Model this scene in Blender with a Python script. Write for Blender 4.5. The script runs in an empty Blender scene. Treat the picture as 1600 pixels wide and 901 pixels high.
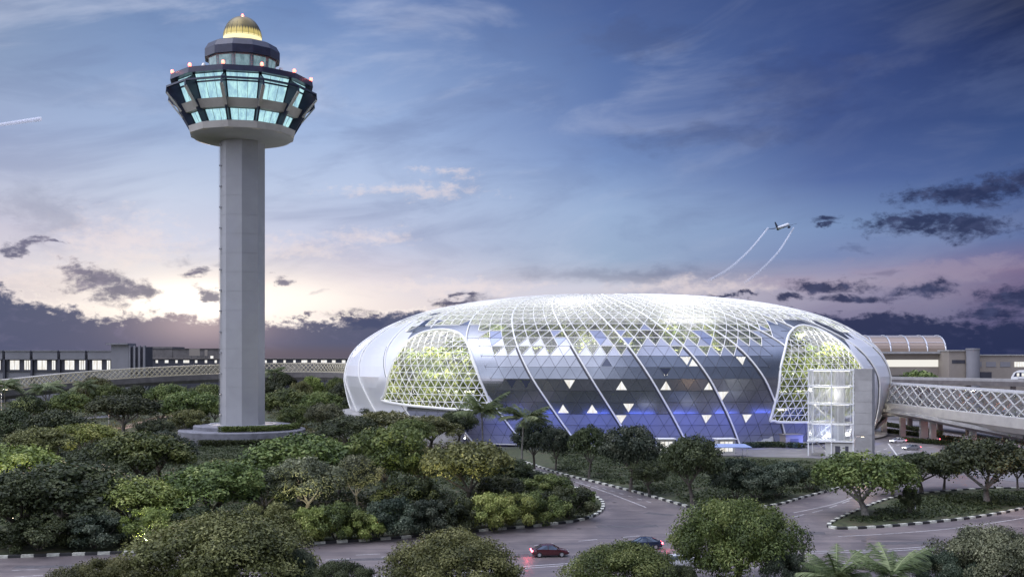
import bpy, math, random
import numpy as np
from mathutils import Vector
random.seed(7)
RNG = np.random.default_rng(7)
C = bpy.context.scene.collection
SC = bpy.context.scene
PI = math.pi
R = math.radians
# ------------------------------------------------------------------ camera
F, H, HY = 1750.0, 25.0, 556.0 ; K = F / 1300.0  #          # focal length in photo pixels, eye height, horizon row
cam_d = bpy.data.cameras.new('camera')
cam = bpy.data.objects.new('camera', cam_d); C.objects.link(cam)
cam.location = (0, 0, H); cam.rotation_euler = (R(90), 0, 0)
cam_d.sensor_width = 36; cam_d.lens = 36 * F / 1600
cam_d.shift_y = (HY - 450.5) / 1600
cam_d.clip_start = 0.5; cam_d.clip_end = 30000
SC.camera = cam
# ------------------------------------------------------------------ view
SC.view_settings.view_transform = 'Standard'; SC.view_settings.look = 'None'
SC.view_settings.exposure = 0.0; SC.view_settings.gamma = 1; SC.view_settings.use_curve_mapping = False
SC.render.engine = 'CYCLES'
SC.cycles.use_denoising = True
SC.cycles.max_bounces = 7; SC.cycles.transparent_max_bounces = 16
SC.cycles.diffuse_bounces = 3; SC.cycles.glossy_bounces = 3; SC.cycles.transmission_bounces = 4
SC.cycles.sample_clamp_indirect = 4.0
SC.cycles.caustics_reflective = False; SC.cycles.caustics_refractive = False

def lin(c):
    return tuple((v / 255 / 12.92 if v / 255 <= 0.04045 else ((v / 255 + 0.055) / 1.055) ** 2.4) for v in c)
def hexc(r, g, b): return lin((r, g, b)) + (1.0,)
def G(px, py, z=0.0):
    D = F * (H - z) / (py - HY); return Vector(((px - 800) * D / F, D, z))
def AX(px, D): return (px - 800) * D / F
def ZY(py, D): return H - (py - HY) * D / F
def W(px, py, D): D = D * K; return Vector((AX(px, D), D, ZY(py, D)))
def az(px): return K * math.degrees(math.atan((px - 800) / F))
def el(px, py): return K * math.degrees(math.atan((HY - py) / math.hypot(F, px - 800)))

# ------------------------------------------------------------------ node expression helper
class NT:
    def __init__(s, nt): s.nt = nt; s.n = nt.nodes; s.l = nt.links
    def put(s, inp, v):
        if isinstance(v, bpy.types.NodeSocket): s.l.new(v, inp)
        elif v is not None: inp.default_value = v
    def m(s, op, a, b=None, c=None, clamp=False):
        n = s.n.new('ShaderNodeMath'); n.operation = op; n.use_clamp = clamp
        for i, v in enumerate((a, b, c)):
            if v is not None: s.put(n.inputs[i], v)
        return n.outputs[0]
    def add(s, a, b): return s.m('ADD', a, b)
    def mul(s, a, b): return s.m('MULTIPLY', a, b)
    def sub(s, a, b): return s.m('SUBTRACT', a, b)
    def ss(s, v, a, b, lo=0.0, hi=1.0, kind='SMOOTHSTEP'):
        n = s.n.new('ShaderNodeMapRange'); n.interpolation_type = kind
        for k, x in (('Value', v), ('From Min', a), ('From Max', b), ('To Min', lo), ('To Max', hi)): s.put(n.inputs[k], x)
        return n.outputs[0]
    def mix(s, f, a, b, mode='MIX'):
        n = s.n.new('ShaderNodeMix'); n.data_type = 'RGBA'; n.blend_type = mode; n.clamp_factor = True
        s.put(n.inputs[0], f); s.put(n.inputs[6], a); s.put(n.inputs[7], b); return n.outputs[2]
    def noise(s, vec, scale, detail=4, rough=0.55, dist=0.0, col=False):
        n = s.n.new('ShaderNodeTexNoise'); n.inputs['Scale'].default_value = scale
        n.inputs['Detail'].default_value = detail; n.inputs['Roughness'].default_value = rough
        n.inputs['Distortion'].default_value = dist
        if vec is not None: s.l.new(vec, n.inputs['Vector'])
        return n.outputs['Color' if col else 'Fac']
    def ramp(s, fac, stops, interp='LINEAR'):
        n = s.n.new('ShaderNodeValToRGB'); n.color_ramp.interpolation = interp
        e = n.color_ramp.elements
        while len(e) < len(stops): e.new(0.5)
        for k, (p, c) in enumerate(sorted(stops, key=lambda q: q[0])):
            e[k].position = p; e[k].color = c
        s.put(n.inputs[0], fac); return n.outputs[0]
    def comb(s, x, y, z):
        n = s.n.new('ShaderNodeCombineXYZ')
        for i, v in enumerate((x, y, z)): s.put(n.inputs[i], v)
        return n.outputs[0]

# ------------------------------------------------------------------ world: dusk sky
def build_world():
    w = bpy.data.worlds.new('World'); SC.world = w; w.use_nodes = True
    t = NT(w.node_tree); t.n.clear()
    tc = t.n.new('ShaderNodeTexCoord'); sep = t.n.new('ShaderNodeSeparateXYZ')
    t.l.new(tc.outputs['Generated'], sep.inputs[0])
    X, Y, Z = sep.outputs
    A = t.mul(t.m('ARCTAN2', X, Y), K * 180 / PI)
    E = t.mul(t.m('ARCSINE', Z), K * 180 / PI)
    cols = {
     0: [(0,(120,140,182)),(100,(135,154,194)),(200,(162,176,214)),(300,(190,194,218)),(350,(202,198,216)),(400,(214,208,220)),(440,(226,214,216)),(556,(216,204,212))],
     250: [(0,(106,132,184)),(100,(126,150,200)),(200,(156,176,218)),(300,(194,204,230)),(380,(212,212,230)),(430,(232,224,222)),(480,(250,238,226)),(556,(240,220,210))],
     560: [(0,(96,124,186)),(100,(130,154,206)),(200,(156,178,224)),(300,(182,196,230)),(380,(192,197,226)),(440,(224,214,225)),(480,(235,222,222)),(556,(220,205,215))],
     950: [(0,(64,86,150)),(100,(80,105,168)),(200,(94,118,180)),(250,(112,138,196)),(330,(148,170,212)),(405,(150,170,205)),(430,(158,166,192)),(448,(206,204,218)),(556,(200,195,210))],
     1300: [(0,(46,64,126)),(100,(48,68,136)),(200,(56,75,140)),(280,(76,97,162)),(350,(116,140,190)),(400,(116,130,180)),(440,(165,154,178)),(500,(125,118,152)),(556,(80,82,125))],
     1600: [(0,(27,37,80)),(80,(32,45,98)),(200,(48,70,132)),(300,(66,88,150)),(370,(88,104,160)),(420,(128,108,142)),(480,(95,88,128)),(556,(45,52,100))]}
    Er = t.ss(E, 0, 30, kind='LINEAR')
    c = None; prev = None
    for px in sorted(cols):
        rp = t.ramp(Er, [(el(px, y) / 30, lin(k) + (1,)) for y, k in cols[px]])
        c = rp if c is None else t.mix(t.ss(A, az(prev), az(px), kind='LINEAR'), c, rp)
        prev = px
    # sky beyond the frame and behind the camera
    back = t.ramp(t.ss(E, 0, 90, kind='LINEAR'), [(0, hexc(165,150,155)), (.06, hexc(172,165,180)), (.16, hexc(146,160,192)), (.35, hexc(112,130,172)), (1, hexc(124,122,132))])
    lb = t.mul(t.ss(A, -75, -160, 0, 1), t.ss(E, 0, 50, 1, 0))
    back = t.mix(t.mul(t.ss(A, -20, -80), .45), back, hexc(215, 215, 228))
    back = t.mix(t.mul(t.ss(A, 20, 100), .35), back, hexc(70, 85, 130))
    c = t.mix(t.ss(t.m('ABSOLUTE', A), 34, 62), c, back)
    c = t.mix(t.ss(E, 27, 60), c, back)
    # warped coordinates in degrees
    A0, E0 = A, E
    wn = t.noise(t.comb(t.mul(A, .16), t.mul(E, .34), 2.0), 1.6, 6, .62, .4, col=True)
    ws = t.n.new('ShaderNodeSeparateXYZ'); t.l.new(wn, ws.inputs[0])
    Aw = t.add(A, t.mul(t.sub(ws.outputs[0], .5), 6.5)); Ew = t.add(E, t.mul(t.sub(ws.outputs[1], .5), 3.0))
    # cirrus streaks (diagonal, long)
    sx = t.add(t.mul(A, .035), t.mul(E, .03)); sy = t.sub(t.mul(E, .15), t.mul(A, .035))
    st = t.noise(t.comb(sx, sy, 0.3), 1.5, 6, .58, .5)
    c = t.mix(t.mul(t.ss(st, .5, .72), t.ss(A, -12, 24, .42, .07)), c, hexc(206, 212, 236))
    c = t.mix(t.mul(t.ss(st, .5, .3), t.ss(A, -12, 24, .30, .24)), c, hexc(98, 112, 162))
    st2 = t.noise(t.comb(t.mul(A, .05), t.mul(E, .16), 4.3), 2.2, 6, .6, .4)
    c = t.mix(t.ss(st2, .5, .33, 0, .14), c, hexc(80, 94, 148))
    def blob(px, py, rx, ry):
        a0, e0 = az(px), el(px, py); ra, re = rx / 23.5, ry / 23.5
        dx = t.mul(t.sub(Aw, a0), 1 / ra); dy = t.mul(t.sub(Ew, e0), 1 / re)
        return t.sub(1.0, t.m('SQRT', t.add(t.mul(dx, dx), t.mul(dy, dy))))
    def field(lst):
        f = None
        for b in lst:
            q = blob(*b); f = q if f is None else t.m('MAXIMUM', f, q)
        return f
    nz = t.noise(t.comb(t.mul(A, .30), t.mul(E, .55), 0), 1.9, 7, .62, .3)
    nf = t.noise(t.comb(t.mul(A, .5), t.mul(E, .8), 7.0), 2.6, 6, .65, .2)
    # soft pink lit clouds
    pk = field([(190,375,130,55),(630,300,170,14),(690,272,60,14),(470,385,130,22),(100,430,120,30),(700,450,200,18),(1090,448,150,22),(560,370,90,24)])
    c = t.mix(t.mul(t.ss(t.add(pk, t.mul(t.sub(nf, .5), 2.2)), 0, 1.1), .5), c, hexc(244, 228, 224))
    pk2 = field([(1480,418,200,22),(1260,440,120,18)])
    c = t.mix(t.mul(t.ss(t.add(pk2, t.mul(t.sub(nz, .5), 1.4)), 0, .8), .5), c, hexc(160, 146, 172))
    # sun glow
    def gauss(px, py, rx, ry):
        dx = t.mul(t.sub(A, az(px)), 23.5 / rx); dy = t.mul(t.sub(E, el(px, py)), 23.5 / ry); return t.m('EXPONENT', t.mul(t.add(t.mul(dx, dx), t.mul(dy, dy)), -1.0))
    c = t.mix(t.mul(gauss(340, 474, 260, 62), .85), c, (1.0, .90, .80, 1))
    c = t.mix(gauss(315, 474, 105, 30), c, (1.7, 1.55, 1.35, 1))
    c = t.mix(t.mul(gauss(450, 466, 110, 26), .8), c, (1.15, 1.05, .95, 1))
    # dark grey mid clouds, soft
    sf = field([(275,407,30,10),(335,408,26,9),(490,462,26,7),(1380,423,24,12),(1330,390,26,9),(960,430,240,20),(730,468,80,9),(1245,130,160,70),(1330,100,60,20),(1100,215,230,30),(60,330,80,60),(380,150,160,60),(1000,60,120,40)])
    c = t.mix(t.mul(t.ss(t.add(sf, t.mul(t.sub(nz, .5), 1.5)), 0, .95), .30), c, t.mix(t.ss(A, -5, 15), hexc(96, 104, 140), hexc(52, 60, 108)))
    # dark cumulus
    df = field([(150,440,75,24),(200,458,62,26),(120,425,40,16),(40,382,40,10),(85,385,26,6),(18,388,26,8),(311,425,26,10),(332,458,22,16),
                (438,437,28,9),(470,492,40,6),(570,500,60,14),(700,470,56,9),
                (1520,303,120,26),(1430,352,95,19),(1510,358,90,18),(1600,285,60,22),(1285,346,28,10),(1290,356,24,5),(1300,443,76,13),(1445,449,66,18),(1340,465,56,12),
                (1585,468,62,22),(1540,492,42,12),(1240,466,46,9),(1150,462,40,5)])
    dd = t.ss(t.add(df, t.mul(t.sub(nf, .5), 1.7)), -.05, .75)
    dcol = t.mix(t.ss(A, -22, 12), hexc(84, 84, 118), hexc(34, 42, 84))
    dcol = t.mix(t.ss(nz, .42, .7, 0, .5), dcol, t.mix(t.ss(A, -15, 10), hexc(150, 140, 165), hexc(74, 80, 124)))
    c = t.mix(t.mul(dd, t.ss(A, -20, 5, .86, .93)), c, dcol)
    # cloud bank on the horizon
    tops = [(-400,440),(0,452),(60,470),(120,482),(190,492),(260,489),(340,499),(420,506),(480,501),(540,492),(600,488),(700,490),(800,520),(1000,520),(1150,480),(1250,482),(1340,490),(1420,486),(1500,502),(1620,498),(2000,470)]
    lo, hi = -45.0, 45.0
    rp = t.ramp(t.ss(A, lo, hi, kind='LINEAR'), [((az(p) - lo) / (hi - lo), (el(p, y) / 10,) * 3 + (1,)) for p, y in tops])
    top = t.add(t.mul(rp, 10.0), t.add(t.mul(t.sub(nf, .5), 2.2), t.mul(t.sub(ws.outputs[1], .5), 2.4)))
    bank = t.mul(t.ss(t.sub(top, E), -.15, .55), t.ss(t.m('ABSOLUTE', A), 70, 42))
    bcol = t.mix(t.ss(A, -5, 25), hexc(60, 72, 112), hexc(34, 42, 84))
    bcol = t.mix(t.ss(nz, .52, .75, 0, .4), bcol, t.mix(t.ss(A, -5, 20), hexc(104, 102, 142), hexc(70, 72, 116)))
    bcol = t.mix(t.mul(t.mul(t.ss(E, 1.0, .1), t.ss(A, 15, 0)), t.ss(A, -26, -18)), bcol, hexc(78, 76, 98))
    bcol = t.mix(t.mul(gauss(320, 505, 100, 40), .75), bcol, hexc(190, 168, 172))
    c = t.mix(t.mul(bank, .95), c, bcol)
    # silver lining
    rim = t.mul(t.mul(t.ss(t.m('ABSOLUTE', t.add(t.sub(top, E), .12)), .22, 0), gauss(380, 495, 330, 45)), .8)
    c = t.mix(rim, c, (1.1, 1.0, .88, 1))
    c = t.mix(t.ss(E, 0, -3), c, hexc(60, 60, 78))
    hs = t.n.new('ShaderNodeHueSaturation'); hs.inputs['Hue'].default_value = .492; hs.inputs['Saturation'].default_value = .93; hs.inputs['Value'].default_value = 1.0; t.l.new(c, hs.inputs['Color']); c = hs.outputs[0]
    # a little physically based twilight on top
    sky = t.n.new('ShaderNodeTexSky'); sky.sky_type = 'NISHITA'; sky.sun_disc = False
    sky.sun_elevation = R(3.2); sky.sun_rotation = R(-15.5)
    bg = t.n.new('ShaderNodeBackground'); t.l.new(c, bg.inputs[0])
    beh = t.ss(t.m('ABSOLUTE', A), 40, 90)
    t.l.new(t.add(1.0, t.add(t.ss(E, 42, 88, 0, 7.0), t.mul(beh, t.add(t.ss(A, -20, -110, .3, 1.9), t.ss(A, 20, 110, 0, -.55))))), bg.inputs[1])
    bg2 = t.n.new('ShaderNodeBackground'); t.l.new(sky.outputs[0], bg2.inputs[0]); bg2.inputs[1].default_value = 0.0004
    ad = t.n.new('ShaderNodeAddShader'); t.l.new(bg.outputs[0], ad.inputs[0]); t.l.new(bg2.outputs[0], ad.inputs[1])
    out = t.n.new('ShaderNodeOutputWorld'); t.l.new(ad.outputs[0], out.inputs[0])
    w.cycles.sampling_method = 'MANUAL'; w.cycles.sample_map_resolution = 512
build_world()
sun_d = bpy.data.lights.new('sun', 'SUN'); sun_d.energy = 0.7; sun_d.angle = R(4); sun_d.color = (1, .78, .6)
sun = bpy.data.objects.new('sun', sun_d); C.objects.link(sun)
_d = Vector((math.sin(R(-15.5)) * math.cos(R(6)), math.cos(R(-15.5)) * math.cos(R(6)), math.sin(R(6))))
sun.rotation_euler = _d.to_track_quat('Z', 'Y').to_euler()

def lamp(kind, loc, energy, color, size=1.0, aim=None, spot=None):
    d = bpy.data.lights.new('lamp_light', kind); d.energy = energy; d.color = color
    if kind == 'AREA': d.size = size
    else: d.shadow_soft_size = size
    if spot: d.spot_size = R(spot); d.spot_blend = .6
    o = bpy.data.objects.new('lamp_light', d); C.objects.link(o); o.location = loc
    if aim is not None: o.rotation_euler = (Vector(loc) - Vector(aim)).to_track_quat('Z', 'Y').to_euler()
    return o

# ------------------------------------------------------------------ materials
MATS = {}
def mat(name, col=(.5, .5, .5), rough=.6, metal=0.0, emit=None, es=0.0, vary=0.0, vscale=.5, bump=0.0, bscale=4.0, spec=.5, dirt=None, dirt_amt=.4, dscale=.15, coords='Object'):
    m = bpy.data.materials.new(name); m.use_nodes = True; MATS[name] = m
    t = NT(m.node_tree); b = t.n['Principled BSDF']
    b.inputs['Roughness'].default_value = rough; b.inputs['Metallic'].default_value = metal
    b.inputs['Specular IOR Level'].default_value = spec
    tc = t.n.new('ShaderNodeTexCoord'); v = tc.outputs[coords]
    c = tuple(col) + (1,)
    if vary:
        n = t.noise(v, vscale, 5, .6)
        c = t.mix(t.ss(n, .3, .7), tuple(x * (1 - vary) for x in col) + (1,), tuple(min(1, x * (1 + vary)) for x in col) + (1,))
    if dirt:
        n2 = t.noise(v, dscale, 6, .65, .4)
        c = t.mix(t.ss(n2, .48, .7, 0, dirt_amt), c, tuple(dirt) + (1,))
    t.put(b.inputs['Base Color'], c)
    if bump:
        bn = t.n.new('ShaderNodeBump'); bn.inputs['Strength'].default_value = bump; bn.inputs['Distance'].default_value = .05
        t.l.new(t.noise(v, bscale, 4), bn.inputs['Height']); t.l.new(bn.outputs[0], b.inputs['Normal'])
    if emit:
        b.inputs['Emission Color'].default_value = tuple(emit) + (1,); b.inputs['Emission Strength'].default_value = es
    return m

mat('grass', (.035, .05, .018), .9, vary=.5, vscale=.8, bump=.6, bscale=3, dirt=(.06, .045, .025), dirt_amt=.5)
mat('verge_grass', (.045, .055, .02), .9, vary=.5, vscale=1.2, bump=.8, bscale=5, dirt=(.08, .05, .03), dirt_amt=.6, dscale=.3)
mat('kerb_white', (.62, .62, .52), .6, vary=.2, vscale=2, dirt=(.2, .18, .15), dirt_amt=.5, dscale=1.5)
mat('kerb_black', (.03, .03, .03), .6, vary=.2, vscale=2)
mat('paint', (.62, .61, .60), .6, dirt=(.1, .1, .11), dirt_amt=.7, dscale=1.2)
mat('concrete', (.38, .37, .36), .75, vary=.12, vscale=.3, bump=.1, dirt=(.2, .19, .18), dirt_amt=.5, dscale=.12)
mat('dark_concrete', (.16, .145, .14), .8, vary=.2, vscale=.3, dirt=(.08, .075, .07), dirt_amt=.5)
mat('tower_white', (.33, .33, .34), .6, vary=.05, vscale=.2, dirt=(.34, .34, .38), dirt_amt=.5, dscale=.06)
mat('plinth_grey', (.19, .19, .215), .7, vary=.12, dirt=(.1, .1, .11), dirt_amt=.6, dscale=.3)
mat('bridge_steel', (.50, .50, .50), .45, emit=(1, .98, .94), es=.04)  # slight glow added to plain steel to brighten the footbridge
mat('tower_cream', (.50, .47, .43), .6, vary=.06, vscale=.3, dirt=(.3, .28, .26), dirt_amt=.4, dscale=.2)
mat('navy', (.022, .027, .055), .35, vary=.2, vscale=.6)
mat('cabin_grey', (.24, .29, .30), .5, vary=.1, vscale=.5)
mat('steel', (.6, .6, .62), .35, metal=.8)
mat('white_metal', (.8, .8, .79), .4, vary=.05, vscale=1)
mat('dark_metal', (.06, .06, .07), .5)
mat('red_lamp', (.8, .1, .1), emit=(1, .13, .09), es=7)
mat('warm_lamp', (1, .9, .7), emit=(1, .86, .62), es=9)
mat('white_lamp', (1, 1, 1), emit=(1, .96, .88), es=2.2)
mat('tail_lamp', (.7, .02, .04), emit=(1, .10, .14), es=14)
mat('head_lamp', (1, 1, 1), emit=(1, .97, .85), es=14)
mat('rubber', (.02, .02, .02), .8)
mat('bark', (.10, .085, .07), .9, vary=.3, vscale=2, bump=.5, bscale=8)
mat('bark_pale', (.20, .185, .16), .85, vary=.3, vscale=2, bump=.5, bscale=8)
mat('soil_bed', (.03, .024, .018), .95, vary=.3, vscale=1)
mat('terminal_wall', (.23, .225, .24), .7, vary=.1, vscale=.1, dirt=(.2, .19, .2), dirt_amt=.4, dscale=.05)
mat('terminal_dark', (.055, .055, .07), .6, vary=.2, vscale=.2)
mat('terminal_tan', (.30, .26, .22), .7, vary=.1, vscale=.1)
mat('vault_glass', (.27, .21, .17), .3, metal=.35, emit=(.8, .55, .4), es=.06)
mat('plaza', (.17, .16, .165), .6, vary=.2, vscale=.2, dirt=(.1, .1, .1), dirt_amt=.4)
mat('blue_glass', (.10, .11, .15), .12, metal=.5)
mat('canopy_blue', (.30, .38, .62), .3, vary=.1)
mat('brick_red', (.22, .09, .06), .8, vary=.2, vscale=.4)
mat('road_painted_glow', (.30, .20, .14), .8, vary=.3, vscale=.4)  # orange of vehicle lights painted into these road surfaces

def m_asphalt():
    m = bpy.data.materials.new('asphalt'); m.use_nodes = True; MATS['asphalt'] = m
    t = NT(m.node_tree); b = t.n['Principled BSDF']; tc = t.n.new('ShaderNodeTexCoord'); v = tc.outputs['Object']
    mp = t.n.new('ShaderNodeMapping'); t.l.new(v, mp.inputs[0]); mp.inputs['Scale'].default_value = (.035, .5, 1); mp.inputs['Rotation'].default_value = (0, 0, R(-4))
    a = t.noise(v, .09, 6, .65, .3); g = t.noise(v, 14, 3, .6); wear = t.noise(mp.outputs[0], 1.4, 5, .6)
    c = t.mix(t.ss(a, .35, .68), (.11, .093, .094, 1), (.18, .15, .142, 1))
    c = t.mix(t.ss(wear, .5, .7, 0, .6), c, (.22, .18, .172, 1))
    c = t.mix(t.ss(wear, .46, .33, 0, .5), c, (.07, .062, .07, 1))
    c = t.mix(t.ss(g, .3, .7, 0, .35), c, (.18, .17, .17, 1), 'MULTIPLY') if False else c
    t.l.new(c, b.inputs['Base Color'])
    t.l.new(t.ss(a, .3, .7, .38, .6), b.inputs['Roughness'])
    bn = t.n.new('ShaderNodeBump'); bn.inputs['Strength'].default_value = .3; bn.inputs['Distance'].default_value = .02
    t.l.new(g, bn.inputs['Height']); t.l.new(bn.outputs[0], b.inputs['Normal'])
m_asphalt()

def m_leaf(name, ca, cb, cc, transl=.18):
    m = bpy.data.materials.new(name); m.use_nodes = True; MATS[name] = m
    t = NT(m.node_tree); b = t.n['Principled BSDF']; out = t.n['Material Output']
    at = t.n.new('ShaderNodeAttribute'); at.attribute_name = 'tone'
    c = t.ramp(at.outputs['Fac'], [(0, tuple(ca) + (1,)), (.55, tuple(cb) + (1,)), (1, tuple(cc) + (1,))])
    oi = t.n.new('ShaderNodeObjectInfo')
    hs = t.n.new('ShaderNodeHueSaturation'); t.l.new(c, hs.inputs['Color'])
    t.l.new(t.ss(oi.outputs['Random'], 0, 1, .485, .515, 'LINEAR'), hs.inputs['Hue'])
    t.l.new(t.ss(oi.outputs['Random'], 0, 1, .8, 1.25, 'LINEAR'), hs.inputs['Value'])
    b.inputs['Roughness'].default_value = .55; b.inputs['Specular IOR Level'].default_value = .3
    t.l.new(hs.outputs[0], b.inputs['Base Color'])
    tr = t.n.new('ShaderNodeBsdfTranslucent'); t.l.new(hs.outputs[0], tr.inputs[0])
    mx = t.n.new('ShaderNodeMixShader'); mx.inputs[0].default_value = transl
    t.l.new(b.outputs[0], mx.inputs[1]); t.l.new(tr.outputs[0], mx.inputs[2]); t.l.new(mx.outputs[0], out.inputs[0])
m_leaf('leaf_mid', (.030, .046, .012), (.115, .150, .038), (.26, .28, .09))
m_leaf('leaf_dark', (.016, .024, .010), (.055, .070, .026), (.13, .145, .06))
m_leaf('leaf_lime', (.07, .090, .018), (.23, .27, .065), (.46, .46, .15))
m_leaf('leaf_blue', (.014, .026, .014), (.050, .068, .040), (.18, .20, .13))
m_leaf('leaf_olive', (.034, .040, .012), (.125, .130, .040), (.27, .26, .10))
m_leaf('leaf_silver', (.045, .055, .03), (.17, .185, .10), (.40, .40, .24))
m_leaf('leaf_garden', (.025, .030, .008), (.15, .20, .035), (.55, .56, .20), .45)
m_leaf('palm_leaf', (.028, .045, .016), (.11, .145, .055), (.32, .36, .18), .3)

# ------------------------------------------------------------------ mesh helpers
class MB:
    def __init__(s): s.v = []; s.f = []; s.mi = []
    def face(s, pts, mi=0):
        k = len(s.v); s.v += [tuple(p) for p in pts]; s.f.append(tuple(range(k, k + len(pts)))); s.mi.append(mi)
    def prism(s, poly, z0, z1, mi=0, top_mi=None):
        n = len(poly); k = len(s.v)
        s.v += [(p[0], p[1], z0) for p in poly] + [(p[0], p[1], z1) for p in poly]
        for i in range(n):
            j = (i + 1) % n; s.f.append((k + i, k + j, k + n + j, k + n + i)); s.mi.append(mi)
        s.f.append(tuple(k + n + i for i in range(n))); s.mi.append(mi if top_mi is None else top_mi)
        s.f.append(tuple(k + i for i in reversed(range(n)))); s.mi.append(mi)
        return s
    def box(s, c, d, rz=0.0, mi=0):
        cx, cy, cz = c; a, b, h = d[0] / 2, d[1] / 2, d[2] / 2; co, si = math.cos(rz), math.sin(rz)
        poly = [(cx + x * co - y * si, cy + x * si + y * co) for x, y in ((-a, -b), (a, -b), (a, b), (-a, b))]
        return s.prism(poly, cz - h, cz + h, mi)
    def bar(s, p, q, w, h=None, mi=0):
        p, q = Vector(p), Vector(q); d = q - p
        if d.length < 1e-6: return s
        h = h or w; d.normalize(); up = Vector((0, 0, 1)) if abs(d.z) < .98 else Vector((0, 1, 0))
        x = d.cross(up).normalized() * w / 2; y = x.cross(d).normalized() * h / 2
        k = len(s.v)
        for o in (p, q):
            for a, b in ((-1, -1), (1, -1), (1, 1), (-1, 1)): s.v.append(tuple(o + x * a + y * b))
        for f in ((0, 1, 5, 4), (1, 2, 6, 5), (2, 3, 7, 6), (3, 0, 4, 7), (3, 2, 1, 0), (4, 5, 6, 7)):
            s.f.append(tuple(k + i for i in f)); s.mi.append(mi)
        return s
    def tube(s, pts, rad, n=8, mi=0, cap=True):
        pts = [Vector(p) for p in pts]
        if not hasattr(rad, '__len__'): rad = [rad] * len(pts)
        k = len(s.v)
        for i, p in enumerate(pts):
            d = (pts[min(i + 1, len(pts) - 1)] - pts[max(i - 1, 0)]).normalized()
            up = Vector((0, 0, 1)) if abs(d.z) < .9 else Vector((1, 0, 0))
            x = d.cross(up).normalized(); y = x.cross(d)
            for j in range(n):
                a = 2 * PI * j / n; s.v.append(tuple(p + (x * math.cos(a) + y * math.sin(a)) * rad[i]))
        for i in range(len(pts) - 1):
            for j in range(n):
                j2 = (j + 1) % n; s.f.append((k + i * n + j, k + i * n + j2, k + (i + 1) * n + j2, k + (i + 1) * n + j)); s.mi.append(mi)
        if cap:
            s.f.append(tuple(k + j for j in range(n))); s.mi.append(mi)
            s.f.append(tuple(k + (len(pts) - 1) * n + j for j in reversed(range(n)))); s.mi.append(mi)
        return s
    def lathe(s, prof, n, c=(0, 0), phase=0.0, mi=0, arc=None):
        k = len(s.v)
        for r, z in prof:
            for j in range(n):
                a = 2 * PI * (j + phase) / n; s.v.append((c[0] + r * math.sin(a), c[1] - r * math.cos(a), z))
        for i in range(len(prof) - 1):
            for j in range(n):
                j2 = (j + 1) % n; s.f.append((k + i * n + j, k + i * n + j2, k + (i + 1) * n + j2, k + (i + 1) * n + j)); s.mi.append(mi if not isinstance(mi, (list, tuple)) else mi[i])
        return s
    def build(s, name, mats, parent=None, smooth=False, loc=None):
        me = bpy.data.meshes.new(name); me.from_pydata(s.v, [], s.f)
        ml = mats if isinstance(mats, (list, tuple)) else [mats]
        for m in ml: me.materials.append(MATS[m] if isinstance(m, str) else m)
        if len(ml) > 1: me.polygons.foreach_set('material_index', s.mi)
        if smooth: me.polygons.foreach_set('use_smooth', [True] * len(me.polygons))
        me.update()
        o = bpy.data.objects.new(name, me); C.objects.link(o)
        if parent is not None: o.parent = parent
        if loc is not None: o.location = loc
        return o
def tag(o, label=None, cat=None, group=None, kind=None):
    if label: o['label'] = label
    if cat: o['category'] = cat
    if group: o['group'] = group
    if kind: o['kind'] = kind
    return o
def empty(name, loc, rz=0.0, label=None, cat=None, group=None):
    o = bpy.data.objects.new(name, None); C.objects.link(o); o.location = loc; o.rotation_euler = (0, 0, rz)
    return tag(o, label, cat, group)
def struct(o): return tag(o, kind='structure')
def crom(pts, n=6):
    pts = [Vector(p) for p in pts]; out = []
    for i in range(len(pts) - 1):
        p0, p1, p2, p3 = pts[max(i - 1, 0)], pts[i], pts[i + 1], pts[min(i + 2, len(pts) - 1)]
        for k in range(n):
            u = k / n
            out.append(.5 * ((2 * p1) + (p2 - p0) * u + (2 * p0 - 5 * p1 + 4 * p2 - p3) * u * u + (3 * p1 - p0 - 3 * p2 + p3) * u ** 3))
    out.append(pts[-1]); return out
def resample(pts, step):
    out = [pts[0]]; acc = 0
    for a, b in zip(pts, pts[1:]):
        L = (b - a).length; d = step - acc
        while d <= L:
            out.append(a + (b - a) * (d / L)); d += step
        acc = (acc + L) % step
    return out

# ================================================================== GROUND
mb = MB(); S = 9000
mb.face([(-S, -300, 0), (S, -300, 0), (S, S, 0), (-S, S, 0)])
struct(mb.build('ground', 'grass'))
mb = MB(); mb.face([(-260, 60, .05), (330, 60, .05), (330, 330 * K, .05), (230, 420 * K, .05), (-40, 250 * K, .05), (-260, 200 * K, .05)])
struct(mb.build('road', 'asphalt'))

def island(name, front, back, m='verge_grass', kerb=True, z=.17):
    fr = crom([G(x, y) for x, y in front], 8); bk = [G(x, y) for x, y in back]
    poly = fr + bk
    mb = MB(); mb.prism([(p.x, p.y) for p in poly], .02, z, 0)
    o = struct(mb.build(name, m))
    # triangulate cleanly
    if kerb:
        pts = resample(fr, 1.5); k = MB(); n = 0
        for a, b in zip(pts, pts[1:]):
            d = (b - a).normalized(); nrm = Vector((d.y, -d.x, 0)); 
            a2, b2 = a + nrm * .02, b - d * .02 + nrm * .02
            poly = [a2 - nrm * .2, a2 + nrm * .36, b2 + nrm * .36, b2 - nrm * .2]
            k.prism([(p.x, p.y) for p in poly], .055, .38, n % 2); n += 1
        struct(k.build('kerb', ['kerb_white', 'kerb_black']))
    return o
island('grove_ground', [(-420,905),(-200,885),(0,872),(210,864),(330,858),(470,851),(600,843),(740,831),(860,820),(915,811),(940,797),(936,781),(905,766),(880,754),(862,744),(800,726)],
       [(700,704),(600,690),(520,676),(300,652),(0,640),(-420,640)])
island('planting_ground', [(1400,742),(1340,754),(1300,766),(1250,779),(1215,789),(1150,798),(1110,799),(1075,792),(1000,771),(940,756),(875,740),(820,722)][::-1],
       [(1440,734),(1360,722),(1262,716),(1100,713),(1000,700),(860,696),(760,700)])
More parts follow.
